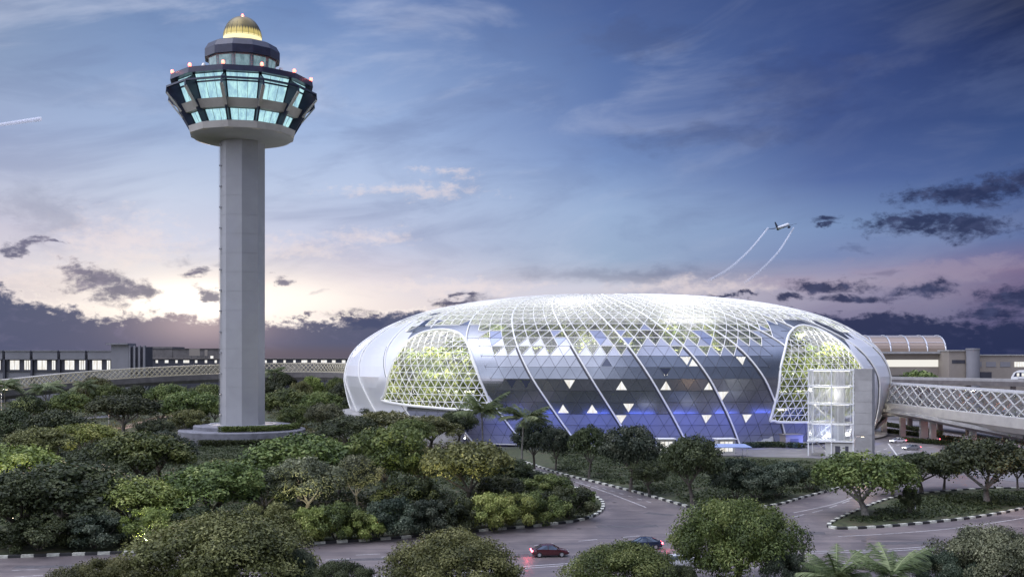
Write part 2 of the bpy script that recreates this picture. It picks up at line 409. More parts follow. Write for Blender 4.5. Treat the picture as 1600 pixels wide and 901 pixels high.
island('traffic_island', [(1760,770),(1640,765),(1560,764),(1480,768),(1400,778),(1340,799),(1300,818),(1302,826),(1340,826),(1400,822),(1500,812),(1560,803),(1640,788),(1760,778)], [])
island('near_verge', [(2400,960),(1700,940),(1200,934),(900,932),(500,934),(100,945),(-700,1000)], [(-900,1400),(2500,1400)], kerb=False)

# lane paint
def strip(mb, pts, w, z=.056, dash=None, mi=0):
    pts = [Vector((p.x, p.y, 0)) for p in pts]
    if dash:
        q = resample(pts, .5); out = []; k = 0; on, off = int(dash[0] / .5), int(dash[1] / .5)
        while k + on < len(q): out.append(q[k:k + on + 1]); k += on + off
    else: out = [pts]
    for seg in out:
        for a, b in zip(seg, seg[1:]):
            d = (b - a).normalized(); n = Vector((d.y, -d.x, 0)) * w / 2
            mb.face([(p.x, p.y, z) for p in (a + n, b + n, b - n, a - n)], mi)
mb = MB()
strip(mb, crom([G(x, y) for x, y in [(-200,920),(0,903),(300,885),(620,869),(780,857),(940,842),(1080,831),(1200,826)]]), .16, dash=(3, 4))
strip(mb, crom([G(x, y) for x, y in [(-100,897),(150,885),(470,871),(620,864)]]), .14, dash=(3, 5))
strip(mb, crom([G(x, y) for x, y in [(300,915),(600,900),(860,882),(1080,868),(1250,862),(1420,856),(1600,838)]]), .18)
strip(mb, crom([G(x, y) for x, y in [(300,918),(600,903),(860,885),(1080,871),(1250,865),(1420,859),(1600,841)]]), .18)
strip(mb, crom([G(x, y) for x, y in [(600,925),(860,904),(1080,890),(1250,884),(1600,862)]]), .16, dash=(3, 4))
strip(mb, crom([G(x, y) for x, y in [(885,748),(940,766),(990,785),(1010,793)]]), .16)
strip(mb, crom([G(x, y) for x, y in [(905,752),(960,768),(1020,786)]]), .14, dash=(2, 2))
strip(mb, crom([G(x, y) for x, y in [(1238,808),(1290,795),(1350,775),(1440,755)]]), .16, dash=(4, 3))
strip(mb, crom([G(x, y) for x, y in [(1240,801),(1300,788),(1340,774)]]), .16)
strip(mb, crom([G(x, y) for x, y in [(1310,838),(1400,833),(1500,824),(1620,806)]]), .16)
struct(mb.build('road_markings', 'paint'))
mat('patch', (.082, .076, .08), .75, vary=.3, vscale=1.5); mat('iron', (.05, .045, .04), .5, metal=.5)
mb = MB()
for px, py, w, l, a in ((980, 822, 2.2, 9, 4), (760, 868, 1.6, 12, 6), (1255, 832, 2.4, 6, -12), (560, 874, 1.4, 7, 7), (1030, 803, 1.8, 5, -38), (1420, 848, 2, 8, 8), (90, 885, 1.6, 10, 5)):
    p = G(px, py); mb.box((p.x, p.y, .0525), (l, w, .002), R(a))
struct(mb.build('road_patch', 'patch'))
mb = MB()
for px, py in ((905, 826), (1130, 822), (1215, 815), (690, 850), (1350, 845), (960, 785)):
    p = G(px, py); mb.tube([(p.x, p.y, .05), (p.x, p.y, .058)], .38, 14)
struct(mb.build('drain_covers', 'iron'))
# roads behind the grove; the path strip's orange is painted vehicle light
mb = MB()
strip(mb, crom([G(x, y) for x, y in [(60,690),(150,676),(200,667),(250,652),(300,645)]]), 5, z=.176)
struct(mb.build('path', 'road_painted_glow'))
mb = MB()
strip(mb, crom([G(x, y) for x, y in [(-300,668),(-100,662),(30,661),(110,655),(200,648)]]), 10, z=.172)
struct(mb.build('back_road', 'plaza'))
mb = MB(); mb.prism([(p.x, p.y) for p in [G(1100,712),G(1262,715),G(1360,721),G(1640,760),G(1900,740),G(1700,640),G(1300,640),G(900,640),G(960,690)]], .03, .10)
struct(mb.build('forecourt', 'plaza'))

# ================================================================== CONTROL TOWER
TD = 242.0 * K; TX = AX(379, TD)
def tower():
    ROT = math.atan2(-TX, TD); cr, sr = math.cos(ROT), math.sin(ROT)
    def WL(x, y, z): return (TX + x * cr - y * sr, TD + x * sr + y * cr, z)
    root = empty('control_tower', (TX, TD, 0), ROT, 'tall white airport control tower with flared lit pod and golden dome', 'control tower')
    # plinth tiers
    p = MB().lathe([(0, 5.2), (13.6, 5.2), (13.9, 4.9), (13.9, 2.6)], 64); p.build('plinth', 'plinth_grey', root)
    p = MB().lathe([(13.5, 3.9), (17.8, 3.9), (18.1, 3.6), (18.1, .1)], 64); p.build('plinth_step', 'plinth_grey', root)
    p = MB().lathe([(5.6, 5.203), (9.8, 5.213), (9.8, 5.35), (8.8, 5.35), (8.8, 5.21)], 48); p.build('plinth_kerb', 'tower_white', root)
    # shaft : octagon with an arris towards the camera
    oct_ = [(6.95 * math.sin(R(a)) , -6.95 * math.cos(R(a))) for a in (-4, 48, 73, 115, 140, 176+22, 230, 256, 287, 312)]
    oct_ = [(6.35 * math.sin(R(a)), -6.35 * math.cos(R(a))) for a in (-2, 43, 88, 133, 178, 223, 268, 313)]
    s = MB()
    zs = np.linspace(5.18, 87.5, 16)
    for z0, z1 in zip(zs, zs[1:]):
        k = len(s.v); n = len(oct_)
        for z, sc in ((z0, 1), (z1 - .12, 1), (z1 - .12, .992), (z1, .992)):
            s.v += [(x * sc, y * sc, z) for x, y in oct_]
        for q in range(3):
            for i in range(n):
                j = (i + 1) % n; s.f.append((k + q * n + i, k + q * n + j, k + (q + 1) * n + j, k + (q + 1) * n + i)); s.mi.append(0)
    s.build('shaft', 'tower_white', root)
    # ladder on the side
    l = MB(); a = R(-84); lx, ly = 6.4 * math.sin(a), -6.4 * math.cos(a)
    for dx in (-.3, .3): l.bar((lx - .2, ly + dx, 5.2), (lx - .2, ly + dx, 87), .1)
    for z in np.arange(6, 87, 1.0): l.bar((lx - .2, ly - .3, z), (lx - .2, ly + .3, z), .07)
    for z in np.arange(8, 87, 6): l.box((lx + .05, ly, z), (.5, .9, .35))
    l.build('ladder', 'steel', root)
    # bowl
    N = 12; ph = .5
    b = MB().lathe([(6.2, 86.9), (11.5, 87.2), (13.6, 87.7), (14.6, 88.5)], 48, phase=0)
    b.build('bowl_soffit', 'tower_white', root, True)
    b = MB().lathe([(14.5, 88.3), (15.1, 88.6), (15.5, 90.4)], N, phase=ph); b.build('bowl', 'tower_cream', root)
    # lower deck: floor ledge, windows, fins
    b = MB().lathe([(15.3, 90.4), (14.5, 90.5), (14.5, 90.7)], N, phase=ph); b.build('lower_sill', 'tower_cream', root)
    m_cur = MATS['tower_glass']
    def ring_windows(r0, z0, r1, z1, gap, name, transom=None):
        for k in range(N):
            a0, a1 = 2 * PI * (k - .5) / N, 2 * PI * (k + .5) / N
            def P(r, a, z): return Vector((r * math.sin(a), -r * math.cos(a), z))
            q = [P(r0, a0, z0), P(r0, a1, z0), P(r1, a1, z1), P(r1, a0, z1)]
            g = gap; L0 = (q[1] - q[0]).length; L1 = (q[2] - q[3]).length
            w = [q[0].lerp(q[1], g / L0), q[1].lerp(q[0], g / L0), q[2].lerp(q[3], g / L1), q[3].lerp(q[2], g / L1)]
            mbw = MB(); mbw.face(w); 
            ow = mbw.build(name, 'tower_glass', root)
            # face outward check not needed (emissive both sides); mullion frame
            fr = MB()
            for a, c in zip(w, w[1:] + w[:1]): fr.bar(a, c, .22)
            if transom: 
                fr.bar(w[0].lerp(w[3], transom), w[1].lerp(w[2], transom), .45)
            for u in (1 / 3, 2 / 3): fr.bar(w[0].lerp(w[1], u), w[3].lerp(w[2], u), .09)
            fr.build('frame', 'navy', ow)
    ring_windows(13.4, 90.7, 15.0, 93.9, .45, 'lower_window')
    # wall between decks
    b = MB().lathe([(14.9, 93.9), (16.3, 94.0), (17.6, 96.3), (16.2, 96.4)], N, phase=ph); b.build('mid_wall', 'tower_cream', root)
    ring_windows(16.2, 96.4, 18.6, 103.0, .35, 'main_window', .68)
    b = MB().lathe([(18.5, 103.0), (20.6, 103.0), (20.4, 104.6), (18.8, 104.9), (9, 105.2)], N, phase=ph); b.build('main_roof', ['navy', 'concrete'], root)
    # black core behind
    b = MB().lathe([(12.6, 90.6), (14.2, 94), (15.6, 96.3), (17.8, 103)], N, phase=ph); b.build('interior', 'terminal_dark', root)
    # handrail ring at widest point
    b = MB().lathe([(20.9, 100.6), (21.7, 100.6), (21.7, 101.1), (20.9, 101.1), (20.9, 100.6)], N, phase=ph); b.build('sun_shade', 'navy', root)
    # twelve fins (wedge ribs between the bays)
    for k in range(N):
        a = 2 * PI * (k + .5) / N; c, s_ = math.sin(a), -math.cos(a); tx, ty = -s_, c
        tx, ty = math.cos(a), math.sin(a)
        def PP(r, z, t_): return (r * c + t_ * tx, r * s_ + t_ * ty, z)
        up = [(18.2, 103.1), (21.6, 101.0), (21.8, 99.2), (17.6, 96.1), (15.8, 96.3)]
        lo = [(15.8, 95.4), (19.0, 96.9), (17.6, 94.0), (15.4, 90.3), (13.4, 90.6)]
        for nm, poly, mt in (('upper_fin', up, 'navy'), ('lower_fin', lo, 'navy')):
            f = MB(); w = .24
            A_ = [PP(r, z, -w) for r, z in poly]; B_ = [PP(r, z, w) for r, z in poly]
            f.face(A_); f.face(B_[::-1])
            for i in range(len(poly)):
                j = (i + 1) % len(poly); f.face([A_[i], B_[i], B_[j], A_[j]])
            f.build(nm, mt, root)
        f = MB(); f.bar(PP(17.5, 94.2, 0), PP(21.6, 99.2, 0), .9, .35); f.build('fin_edge', 'tower_cream', root)
        # red obstruction lamp
        lm = MB(); pr = [(0.0, 104.7), (.38, 104.8), (.48, 105.15), (.36, 105.6), (0, 105.8)]
        lm.lathe(pr, 12, c=(20.0 * c, 20.0 * s_)); lo_ = lm.build('warning_lamp', 'red_lamp', root)
        st = MB(); st.box((20.0 * c, 20.0 * s_, 104.6), (.25, .25, .4)); st.build('bracket', 'dark_metal', lo_)
        if k in (0, 1, 2, 3, 8, 9, 10, 11):
            q = lamp('POINT', WL(20.6 * c, 20.6 * s_, 105.9), 260, (1, .2, .15), .12)
    # upper cabin
    b = MB().lathe([(9.3, 104.6), (9.9, 110.6)], N, phase=ph); b.build('cabin_wall', 'cabin_grey', root)
    for k in range(N):
        a0, a1 = 2 * PI * (k - .5) / N, 2 * PI * (k + .5) / N
        def P(r, a, z): return Vector((r * math.sin(a), -r * math.cos(a), z))
        q = [P(9.62, a0, 106.6), P(9.62, a1, 106.6), P(9.94, a1, 110.2), P(9.94, a0, 110.2)]
        w = [q[0].lerp(q[1], .12), q[1].lerp(q[0], .12), q[2].lerp(q[3], .12), q[3].lerp(q[2], .12)]
        g = MB(); g.face(w); g.build('cabin_window', 'cabin_glass', root)
    b = MB().lathe([(9.9, 110.6), (10.9, 110.6), (10.9, 112.9), (9.9, 114.6), (8.6, 115.2), (5.3, 115.5)], N, phase=ph); b.build('cabin_roof', 'navy', root)
    for sx in (-1, 1):
        d = MB(); d.lathe([(0, 105.1), (.5, 105.2), (.85, 106.2), (.7, 108.2), (.45, 109.2), (0, 109.4)], 12, c=(sx * 10.9, -.6)); d.build('antenna_pod', 'white_metal', root, True)
    # golden dome
    prof = [(5.35, 115.5), (5.45, 117.6)]; b = MB().lathe(prof, 40); b.build('dome_light_band', 'gold_glow', root, True)
    prof = [(5.45 * math.cos(x) ** .9 if x < 1.56 else 0.0, 117.3 + 6.2 * math.sin(x)) for x in np.linspace(0, PI / 2, 14)]
    b = MB().lathe(prof, 40); b.build('dome', 'gold_dome', root, True)
    r_ = MB()
    for k in range(20):
        a = 2 * PI * k / 20
        r_.tube([(5.5 * math.cos(x) * math.sin(a), -5.5 * math.cos(x) * math.cos(a), 117.3 + 6.23 * math.sin(x)) for x in np.linspace(0, 1.45, 8)], .06, 5)
    r_.build('dome_ribs', 'dark_metal', root)
    lm = MB().lathe([(0, 123.3), (.35, 123.5), (.4, 123.9), (.25, 124.3), (0, 124.4)], 12); lm.build('warning_lamp', 'red_lamp', root)
    q = lamp('POINT', WL(0, 0, 125.1), 260, (1, .25, .2), .12)
def m_emit(name, base, strength, stripes=None, glossy=.15):
    m = bpy.data.materials.new(name); m.use_nodes = True; MATS[name] = m
    t = NT(m.node_tree); b = t.n['Principled BSDF']; tc = t.n.new('ShaderNodeTexCoord')
    c = tuple(base) + (1,)
    if stripes:
        mp = t.n.new('ShaderNodeMapping'); t.l.new(tc.outputs['Object'], mp.inputs[0]); mp.inputs['Scale'].default_value = stripes
        n = t.noise(mp.outputs[0], 1.0, 4, .7)
        c = t.mix(t.ss(n, .36, .66), tuple(x * .84 for x in base) + (1,), tuple(min(1, x * 1.35 + .06) for x in base) + (1,))
    t.put(b.inputs['Emission Color'], c); b.inputs['Emission Strength'].default_value = strength
    b.inputs['Base Color'].default_value = (.05, .07, .08, 1); b.inputs['Roughness'].default_value = glossy
    return m
m_emit('tower_glass', (.40, .69, .86), .92, (.7, .7, 0.0))
m_emit('cabin_glass', (.14, .24, .27), .8, (.8, .8, .5))
m_emit('lit_window', (.95, .88, .76), 1.0, (1.5, 1.5, .2), .3)
m_emit('gold_glow', (1.0, .88, .46), 1.25, None)
def m_gold():
    m = bpy.data.materials.new('gold_dome'); m.use_nodes = True; MATS['gold_dome'] = m
    t = NT(m.node_tree); b = t.n['Principled BSDF']; tc = t.n.new('ShaderNodeTexCoord'); sp = t.n.new('ShaderNodeSeparateXYZ'); t.l.new(tc.outputs['Object'], sp.inputs[0])
    b.inputs['Base Color'].default_value = (.16, .13, .06, 1); b.inputs['Metallic'].default_value = .7; b.inputs['Roughness'].default_value = .35
    # glazed lower course of the dome, lit from within, with a zig-zag upper edge
    an = t.m('ARCTAN2', sp.outputs[0], sp.outputs[1]); zig = t.m('PINGPONG', t.mul(an, 20 / PI / 2 * 2), .5)
    f = t.ss(t.sub(sp.outputs[2], t.mul(zig, 1.1)), 118.3, 119.3, 1, 0)
    b.inputs['Emission Color'].default_value = (.75, .6, .2, 1); t.l.new(t.mul(f, .75), b.inputs['Emission Strength'])
m_gold()
tower()

# ================================================================== GLASS DOME
DCY = 225 * K + 72; DCX, DA, DB, DN = AX(957, DCY), 89.0, 72.0, 2.15
PROF = crom([Vector((r, z, 0)) for r, z in [(.935, 0), (.968, 6.5), (.990, 13), (1.0, 19.5), (.965, 26.5), (.885, 32.2), (.77, 37.2), (.60, 41.2), (.38, 43.8), (.15, 44.9), (.02, 45.1)]], 12)
# arc length along a mean meridian
_pl = [0.0]
for a, b in zip(PROF, PROF[1:]): _pl.append(_pl[-1] + math.hypot((b.x - a.x) * 72, b.y - a.y))
PL = _pl[-1]
_r = np.array([p.x for p in PROF]); _z = np.array([p.y for p in PROF]); _pl = np.array(_pl)
_th = np.linspace(0, 2 * PI, 2001)
def _sp(th):
    s, c = np.sin(th), np.cos(th)
    return DA * np.sign(s) * np.abs(s) ** (2 / DN), -DB * np.sign(c) * np.abs(c) ** (2 / DN)
_ex, _ey = _sp(_th); _pe = np.concatenate([[0], np.cumsum(np.hypot(np.diff(_ex), np.diff(_ey)))]); _pe /= _pe[-1]
def surf(s, q, off=0.0):
    """s: share of the perimeter (0 towards the camera, growing to +X), q: metres up the shell."""
    th = np.interp(s % 1.0, _pe, _th); x, y = _sp(th); r = np.interp(q, _pl, _r); z = np.interp(q, _pl, _z)
    if off:
        e = .4; z1 = np.interp(q + e, _pl, _z); r1 = np.interp(q + e, _pl, _r)
        slope = math.atan2((r - r1) * 72, (z1 - z)) # lean inwards
        L = math.hypot(x, y); nx, ny = x / L, y / L
        return Vector((DCX + x * r + nx * off * math.cos(slope), DCY + y * r + ny * off * math.cos(slope), z + off * math.sin(slope)))
    return Vector((DCX + x * r, DCY + y * r, z))
def proj(p): return (800 + F * p[0] / p[1], HY - F * (p[2] - H) / p[1])
# table to go from a view direction back to (s, q) on the front half
_tab = []
for s in np.linspace(-.30, .30, 481):
    for q in np.linspace(0, PL * .9, 181):
        p = surf(s, q); x, y = proj(p); _tab.append((s, q, x, y, p[1]))
_tab = np.array(_tab)
def inv(px, py):
    d = np.hypot(_tab[:, 2] - px, _tab[:, 3] - py); d = d + (_tab[:, 4] - 220) * .02
    k = d.argmin(); return float(_tab[k, 0]), float(_tab[k, 1])
ARCH_L = [(598,626),(600,618),(604,600),(612,574),(625,549),(643,529),(664,519),(692,515),(717,521),(733,541),(745,574),(756,605),(764,628),(766,636),(756,638),(731,639),(669,636),(629,632)]
ARCH_R = [(1204,657),(1206,650),(1213,620),(1220,573),(1228,533),(1237,515),(1253,509),(1276,513),(1306,530),(1332,554),(1350,580),(1352,610),(1345,640),(1290,657),(1225,658),(1210,658)]
def closed_curve(pix, n=8):
    pts = [Vector(inv(*p) + (0,)) for p in pix]
    ext = [pts[-1]] + pts + pts[:2]; out = []
    for i in range(1, len(pts) + 1):
        p0, p1, p2, p3 = ext[i - 1], ext[i], ext[i + 1], ext[(i + 2) if i + 2 < len(ext) else 2]
        for k in range(n):
            u = k / n; v = .5 * ((2 * p1) + (p2 - p0) * u + (2 * p0 - 5 * p1 + 4 * p2 - p3) * u * u + (3 * p1 - p0 - 3 * p2 + p3) * u ** 3)
            out.append((v.x, v.y))
    return out
AL, AR = closed_curve(ARCH_L), closed_curve(ARCH_R)
def inside(x, y, poly):
    c = False; n = len(poly); j = n - 1
    for i in range(n):
        xi, yi = poly[i]; xj, yj = poly[j]
        if (yi > y) != (yj > y) and x < (xj - xi) * (y - yi) / (yj - yi) + xi: c = not c
        j = i
    return c
def in_arch(s, q):
    s = s - 1 if s > .5 else s
    if inside(s, q, AL): return 1
    if inside(s, q, AR): return 2
    return 0

def m_shell():
    mat('shell_base', (.30, .31, .38), .5, metal=.35)
    m = bpy.data.materials.new('shell_panel'); m.use_nodes = True; MATS['shell_panel'] = m
    t = NT(m.node_tree); b = t.n['Principled BSDF']; tc = t.n.new('ShaderNodeTexCoord')
    n = t.noise(tc.outputs['Object'], .05, 4, .6)
    t.put(b.inputs['Base Color'], t.mix(t.ss(n, .35, .65), (.27, .28, .305, 1), (.38, .395, .43, 1)))
    b.inputs['Metallic'].default_value = .85; b.inputs['Roughness'].default_value = .22
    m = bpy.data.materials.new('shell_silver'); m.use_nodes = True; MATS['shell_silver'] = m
    b = m.node_tree.nodes['Principled BSDF']; b.inputs['Base Color'].default_value = (.86, .86, .88, 1); b.inputs['Metallic'].default_value = .25; b.inputs['Roughness'].default_value = .32  # silver panels, with bright sky reflection painted into the pale base
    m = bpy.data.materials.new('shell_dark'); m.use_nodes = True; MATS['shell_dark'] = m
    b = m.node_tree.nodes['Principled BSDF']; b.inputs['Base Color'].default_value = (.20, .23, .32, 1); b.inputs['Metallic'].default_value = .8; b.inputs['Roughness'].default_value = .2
    for nm, tcol, wt, gl in (('lift_glazing', (.9, .93, .95), .32, .12), ('roof_glazing', (.9, .93, .95), .52, .08), ('clear_roof_glazing', (.93, .96, .97), .14, .07), ('arch_glazing', (.97, .98, .97), .035, .05)):
        m = bpy.data.materials.new(nm); m.use_nodes = True; MATS[nm] = m
        t = NT(m.node_tree); t.n.remove(t.n['Principled BSDF']); out = t.n['Material Output']
        tr = t.n.new('ShaderNodeBsdfTransparent'); tr.inputs[0].default_value = tcol + (1,)
        tl = t.n.new('ShaderNodeBsdfTranslucent'); tl.inputs[0].default_value = (.9, .92, .92, 1)
        g = t.n.new('ShaderNodeBsdfGlossy'); g.inputs['Roughness'].default_value = .08; g.inputs[0].default_value = (.9, .9, .95, 1)
        m1 = t.n.new('ShaderNodeMixShader'); m1.inputs[0].default_value = wt; t.l.new(tr.outputs[0], m1.inputs[1]); t.l.new(tl.outputs[0], m1.inputs[2])
        fz = t.n.new('ShaderNodeFresnel'); fz.inputs[0].default_value = 1.45
        m2 = t.n.new('ShaderNodeMixShader'); t.l.new(t.m('MAXIMUM', fz.outputs[0], gl), m2.inputs[0]); t.l.new(m1.outputs[0], m2.inputs[1]); t.l.new(g.outputs[0], m2.inputs[2])
        t.l.new(m2.outputs[0], out.inputs[0])
m_shell()
mat('lattice_white', (.80, .80, .78), .4, emit=(1, .98, .94), es=.12)  # faint emission added so the bars look lit; they are no lamps
mat('roof_steel', (.74, .74, .73), .4, emit=(1, .98, .95), es=.20)  # roof bars glow by added emission, standing in for light on them
mat('terrace_white', (.55, .54, .50), .6)
mat('terrace_stone', (.20, .20, .15), .8, vary=.3)
mat('led_strip', (1, 1, 1), emit=(1, .95, .80), es=2.2)

def dome():
    root = empty('glass_dome', (DCX, DCY, 0), 0, 'vast low glass and steel dome with glowing lattice roof beside the control tower', 'dome')
    def bld(mb, name, mats, parent=None, smooth=False):
        o = mb.build(name, mats, parent or root, smooth)
        o.data.transform(__import__('mathutils').Matrix.Translation((-DCX, -DCY, 0)))
        return o
    N = 128; rows = 0; qs = []; q = 0.0
    while q < PL * .80: qs.append(q); q += 3.25
    while q < PL: qs.append(q); q += 5.5
    M = len(qs)
    def V(i, j, off=0.0): return surf((i - j / 2) / N, qs[j], off)
    def SQ(i, j): return ((i - j / 2) / N, qs[j])
    tris = []
    for j in range(M - 1):
        for i in range(N):
            tris.append(((i, j), (i + 1, j), (i + 1, j + 1), j, 0))
            tris.append(((i, j), (i + 1, j + 1), (i, j + 1), j, 1))
    cent = []
    for tr in tris:
        c = (V(*tr[0]) + V(*tr[1]) + V(*tr[2])) / 3; s_ = sum(SQ(*tr[k])[0] for k in range(3)) / 3; q_ = sum(SQ(*tr[k])[1] for k in range(3)) / 3
        x, y = proj(c); cent.append((x, y, c[1], ((s_ + .5) % 1) - .5, q_))
    cent = np.array(cent)
    front = np.abs(cent[:, 3]) < .27
    winpix = [(977,610),(1036,606),(1100,608),(1133,613),(1070,568),(1082,572),(1155,566),(933,646),(972,650),(980,644),(1110,650),(1165,646),(953,571),(1043,588),(826,595),(797,605),(790,636),(890,608),(877,642),(882,636),(1128,690),(1040,690)]
    dim = {(953,571),(1043,588),(826,595),(797,605),(790,636)}
    wins = {}
    for p in winpix:
        d = np.hypot(cent[:, 0] - p[0], cent[:, 1] - p[1]) + np.where(front, 0, 999) + np.where(cent[:, 2] < DCY, 0, 999)
        wins[int(d.argmin())] = p in dim
    for k in range(len(tris)):                        # other sides of the building carry scattered windows too
        if not front[k] and 3 < cent[k, 4] < 22 and random.random() < .05: wins[k] = random.random() < .4
    kinds = []
    rr = random.Random(3)
    for k, tr in enumerate(tris):
        x, y, dy, s_, q_ = cent[k]; j = tr[3]
        pz = np.interp(q_, _pl, _z)
        if k in wins: kinds.append('win'); continue
        if abs(s_) < .27:
            # height of the solid skin along the facade
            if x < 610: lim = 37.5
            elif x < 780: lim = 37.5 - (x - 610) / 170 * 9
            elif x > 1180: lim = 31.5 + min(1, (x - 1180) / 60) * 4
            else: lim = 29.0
            up = tr[4] == 0
            if pz < lim - 2.8: kinds.append('pan')
            elif pz < lim: kinds.append('gls' if math.sin(tr[0][0] * 1.9 + 1) + math.sin(tr[0][0] * .77) > (-.55 if not up else .75) else 'pan')
            elif pz < lim + 2.6: kinds.append('gls' if math.sin((tr[0][0] + (0 if up else .5)) * 2.3) + math.sin(tr[0][0] * .9 + 2) > -.8 else 'drk')
            elif pz < lim + 5: kinds.append('gls' if rr.random() < .88 else 'drk')
            else: kinds.append('gls')
        else:
            kinds.append('pan' if pz < 30 else ('gls' if pz > 36 or rr.random() < .7 else 'drk'))
    pan, roof, roofl, winf = MB(), MB(), MB(), MB()
    def sub(a, b, c, n):
        out = []
        def L(i, j): return tuple(a[k] + (b[k] - a[k]) * i / n + (c[k] - a[k]) * j / n for k in (0, 1))
        for i in range(n):
            for j in range(n - i):
                out.append((L(i, j), L(i + 1, j), L(i, j + 1)))
                if i + j < n - 1: out.append((L(i + 1, j), L(i + 1, j + 1), L(i, j + 1)))
        return out
    def near_arch(s, q):
        return any(in_arch(s + a / N, q + b) for a in (-1, 0, 1) for b in (-3, 0, 3))
    wire_edges = {}; jt = MB()
    arch_lat = {}
    for k, tr in enumerate(tris):
        x, y, dy, s_, q_ = cent[k]; kd = kinds[k]
        a, b, c = (SQ(*tr[0]), SQ(*tr[1]), SQ(*tr[2]))
        corners = [in_arch(*p) for p in (a, b, c)] + [in_arch(s_, q_)]
        is_in = all(corners)
        mi = 0
        pz_ = np.interp(q_, _pl, _z)
        if kd == 'drk': mi = 2
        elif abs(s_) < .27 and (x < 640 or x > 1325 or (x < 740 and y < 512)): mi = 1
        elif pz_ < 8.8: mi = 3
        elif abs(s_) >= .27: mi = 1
        if not is_in and kd in ('pan', 'drk') and mi != 1:
            for e in ((0, 1), (1, 2)):
                a_, b_ = V(*tr[e[0]], .03), V(*tr[e[1]], .03)
                if not (in_arch(*SQ(*tr[e[0]])) or in_arch(*SQ(*tr[e[1]]))): jt.bar(a_, b_, .07, .05)
        if is_in: pass
        elif any(corners) or near_arch(s_, q_):
            fine = sub(a, b, c, 5)
            for t3 in fine:
                cs = sum(p[0] for p in t3) / 3; cq = sum(p[1] for p in t3) / 3
                if not in_arch(cs, cq): pan.face([surf(*p) for p in t3], mi if kd != 'gls' else 0)
        elif kd in ('pan', 'drk'):
            pan.face([V(*p) for p in tr[:3]], mi)
        elif kd == 'win':
            pts = [V(*p) for p in tr[:3]]; cc = sum(pts, Vector()) / 3
            wf = MB(); wf.face([cc + (p - cc) * .74 for p in pts]); bld(wf, 'window', 'blue_glass' if wins[k] else 'lit_window')
            for e in range(3):
                p, r = pts[e], pts[(e + 1) % 3]; pan.face([p, r, cc + (r - cc) * .78, cc + (p - cc) * .78], mi)
        else:
            roof.face([V(*p) for p in tr[:3]], 1 if np.interp(q_, _pl, _z) < 34.5 and abs(s_) < .27 else 0)
            for e in ((0, 1), (1, 2), (2, 0)):
                key = tuple(sorted((tuple((tr[e[0]][0] % N, tr[e[0]][1])), (tr[e[1]][0] % N, tr[e[1]][1])))) ; wire_edges[key] = (tr[e[0]], tr[e[1]])
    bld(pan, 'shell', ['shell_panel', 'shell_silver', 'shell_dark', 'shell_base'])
    bld(roof, 'roof_glass', ['roof_glazing', 'clear_roof_glazing'])
    bld(jt, 'panel_joints', 'dark_metal')
    lat = MB()
    for a, b in wire_edges.values():
        p, r = V(*a, .08), V(*b, .08)
        lat.bar(p, r, .13, .26)
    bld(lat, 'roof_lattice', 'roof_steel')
    # window frames
    # seams: raised white ribs beside dark strips: seam line and painted rib shade
    for i in range(0, N, 4):
        r_ = MB(); pts = []
        for j2 in range(0, (M - 3) * 2):
            j = j2 / 2; q0 = np.interp(j, range(M), qs); s0 = (i - j / 2) / N
            if in_arch(s0, q0):
                if len(pts) > 1: r_.tube(pts, .24, 6); bld(r_, 'seam_rib', 'lattice_white', smooth=True); r_ = MB()
                pts = []; continue
            pts.append(surf(s0, q0, .16))
        if len(pts) > 1: r_.tube(pts, .24, 6)
        if r_.v:
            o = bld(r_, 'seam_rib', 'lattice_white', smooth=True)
            d_ = MB()
            w0, w1 = -.80 / 490, -.22 / 490; last = None
            for j2 in range(0, 19):
                j = j2 / 2; q0 = np.interp(j, range(M), qs); s0 = (i - j / 2) / N
                cur = None if in_arch(s0 + w0, q0) or in_arch(s0, q0) else (surf(s0 + w0, q0, .05), surf(s0 + w1, q0, .05))
                if cur and last: d_.face([last[0], last[1], cur[1], cur[0]])
                if last and not cur and d_.v: bld(d_, 'seam_shade', 'dark_metal', parent=o); d_ = MB()
                last = cur
            if d_.v:
                oo = bld(d_, 'seam_shade', 'dark_metal', parent=o)
    # arches
    for poly, nm in ((AL, 'left'), (AR, 'right')):
        g = MB(); lt = MB(); P = np.array(poly); s0, s1 = P[:, 0].min(), P[:, 0].max(); q0, q1 = P[:, 1].min(), P[:, 1].max()
        NS = N * 1.5; dq = 2.1
        nj = int((q1 - q0) / dq) + 2; ni = int((s1 - s0) * NS) + 2 + nj
        def L(i, j): return (s0 + (i - j / 2) / NS, q0 + j * dq)
        for j in range(nj):
            for i in range(-1, ni + nj // 2 + 2):
                A_, B_, D_, E_ = L(i, j), L(i + 1, j), L(i + 1, j + 1), L(i, j + 1)
                for tri in ((A_, B_, D_), (A_, D_, E_)):
                    for t3 in sub(*tri, 3):
                        cs = sum(p[0] for p in t3) / 3; cq = sum(p[1] for p in t3) / 3
                        if inside(cs, cq, poly): g.face([surf(*p, -.5) for p in t3])
                for a, b in ((A_, B_), (A_, D_), (A_, E_)):
                    prev = None
                    for u in (0, .25, .5, .75, 1):
                        p = (a[0] + (b[0] - a[0]) * u, a[1] + (b[1] - a[1]) * u)
                        if prev and inside(*p, poly) and inside(*prev, poly): lt.bar(surf(*prev, -.2), surf(*p, -.2), .10, .2)
                        prev = p
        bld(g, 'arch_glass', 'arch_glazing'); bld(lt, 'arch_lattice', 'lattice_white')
        rim = MB(); rim.tube([surf(a, b, .1) for a, b in poly + poly[:1]], .36, 8); bld(rim, 'arch_rim', 'lattice_white', smooth=True)
    # podium of grey concrete round the left side
    s_lo, s_hi = -.42, -.09
    pd = MB(); ss_ = np.linspace(s_lo, s_hi, 60)
    def PO(s, k, z): th = np.interp(s % 1, _pe, _th); x, y = _sp(th); return (DCX + x * k, DCY + y * k, z)
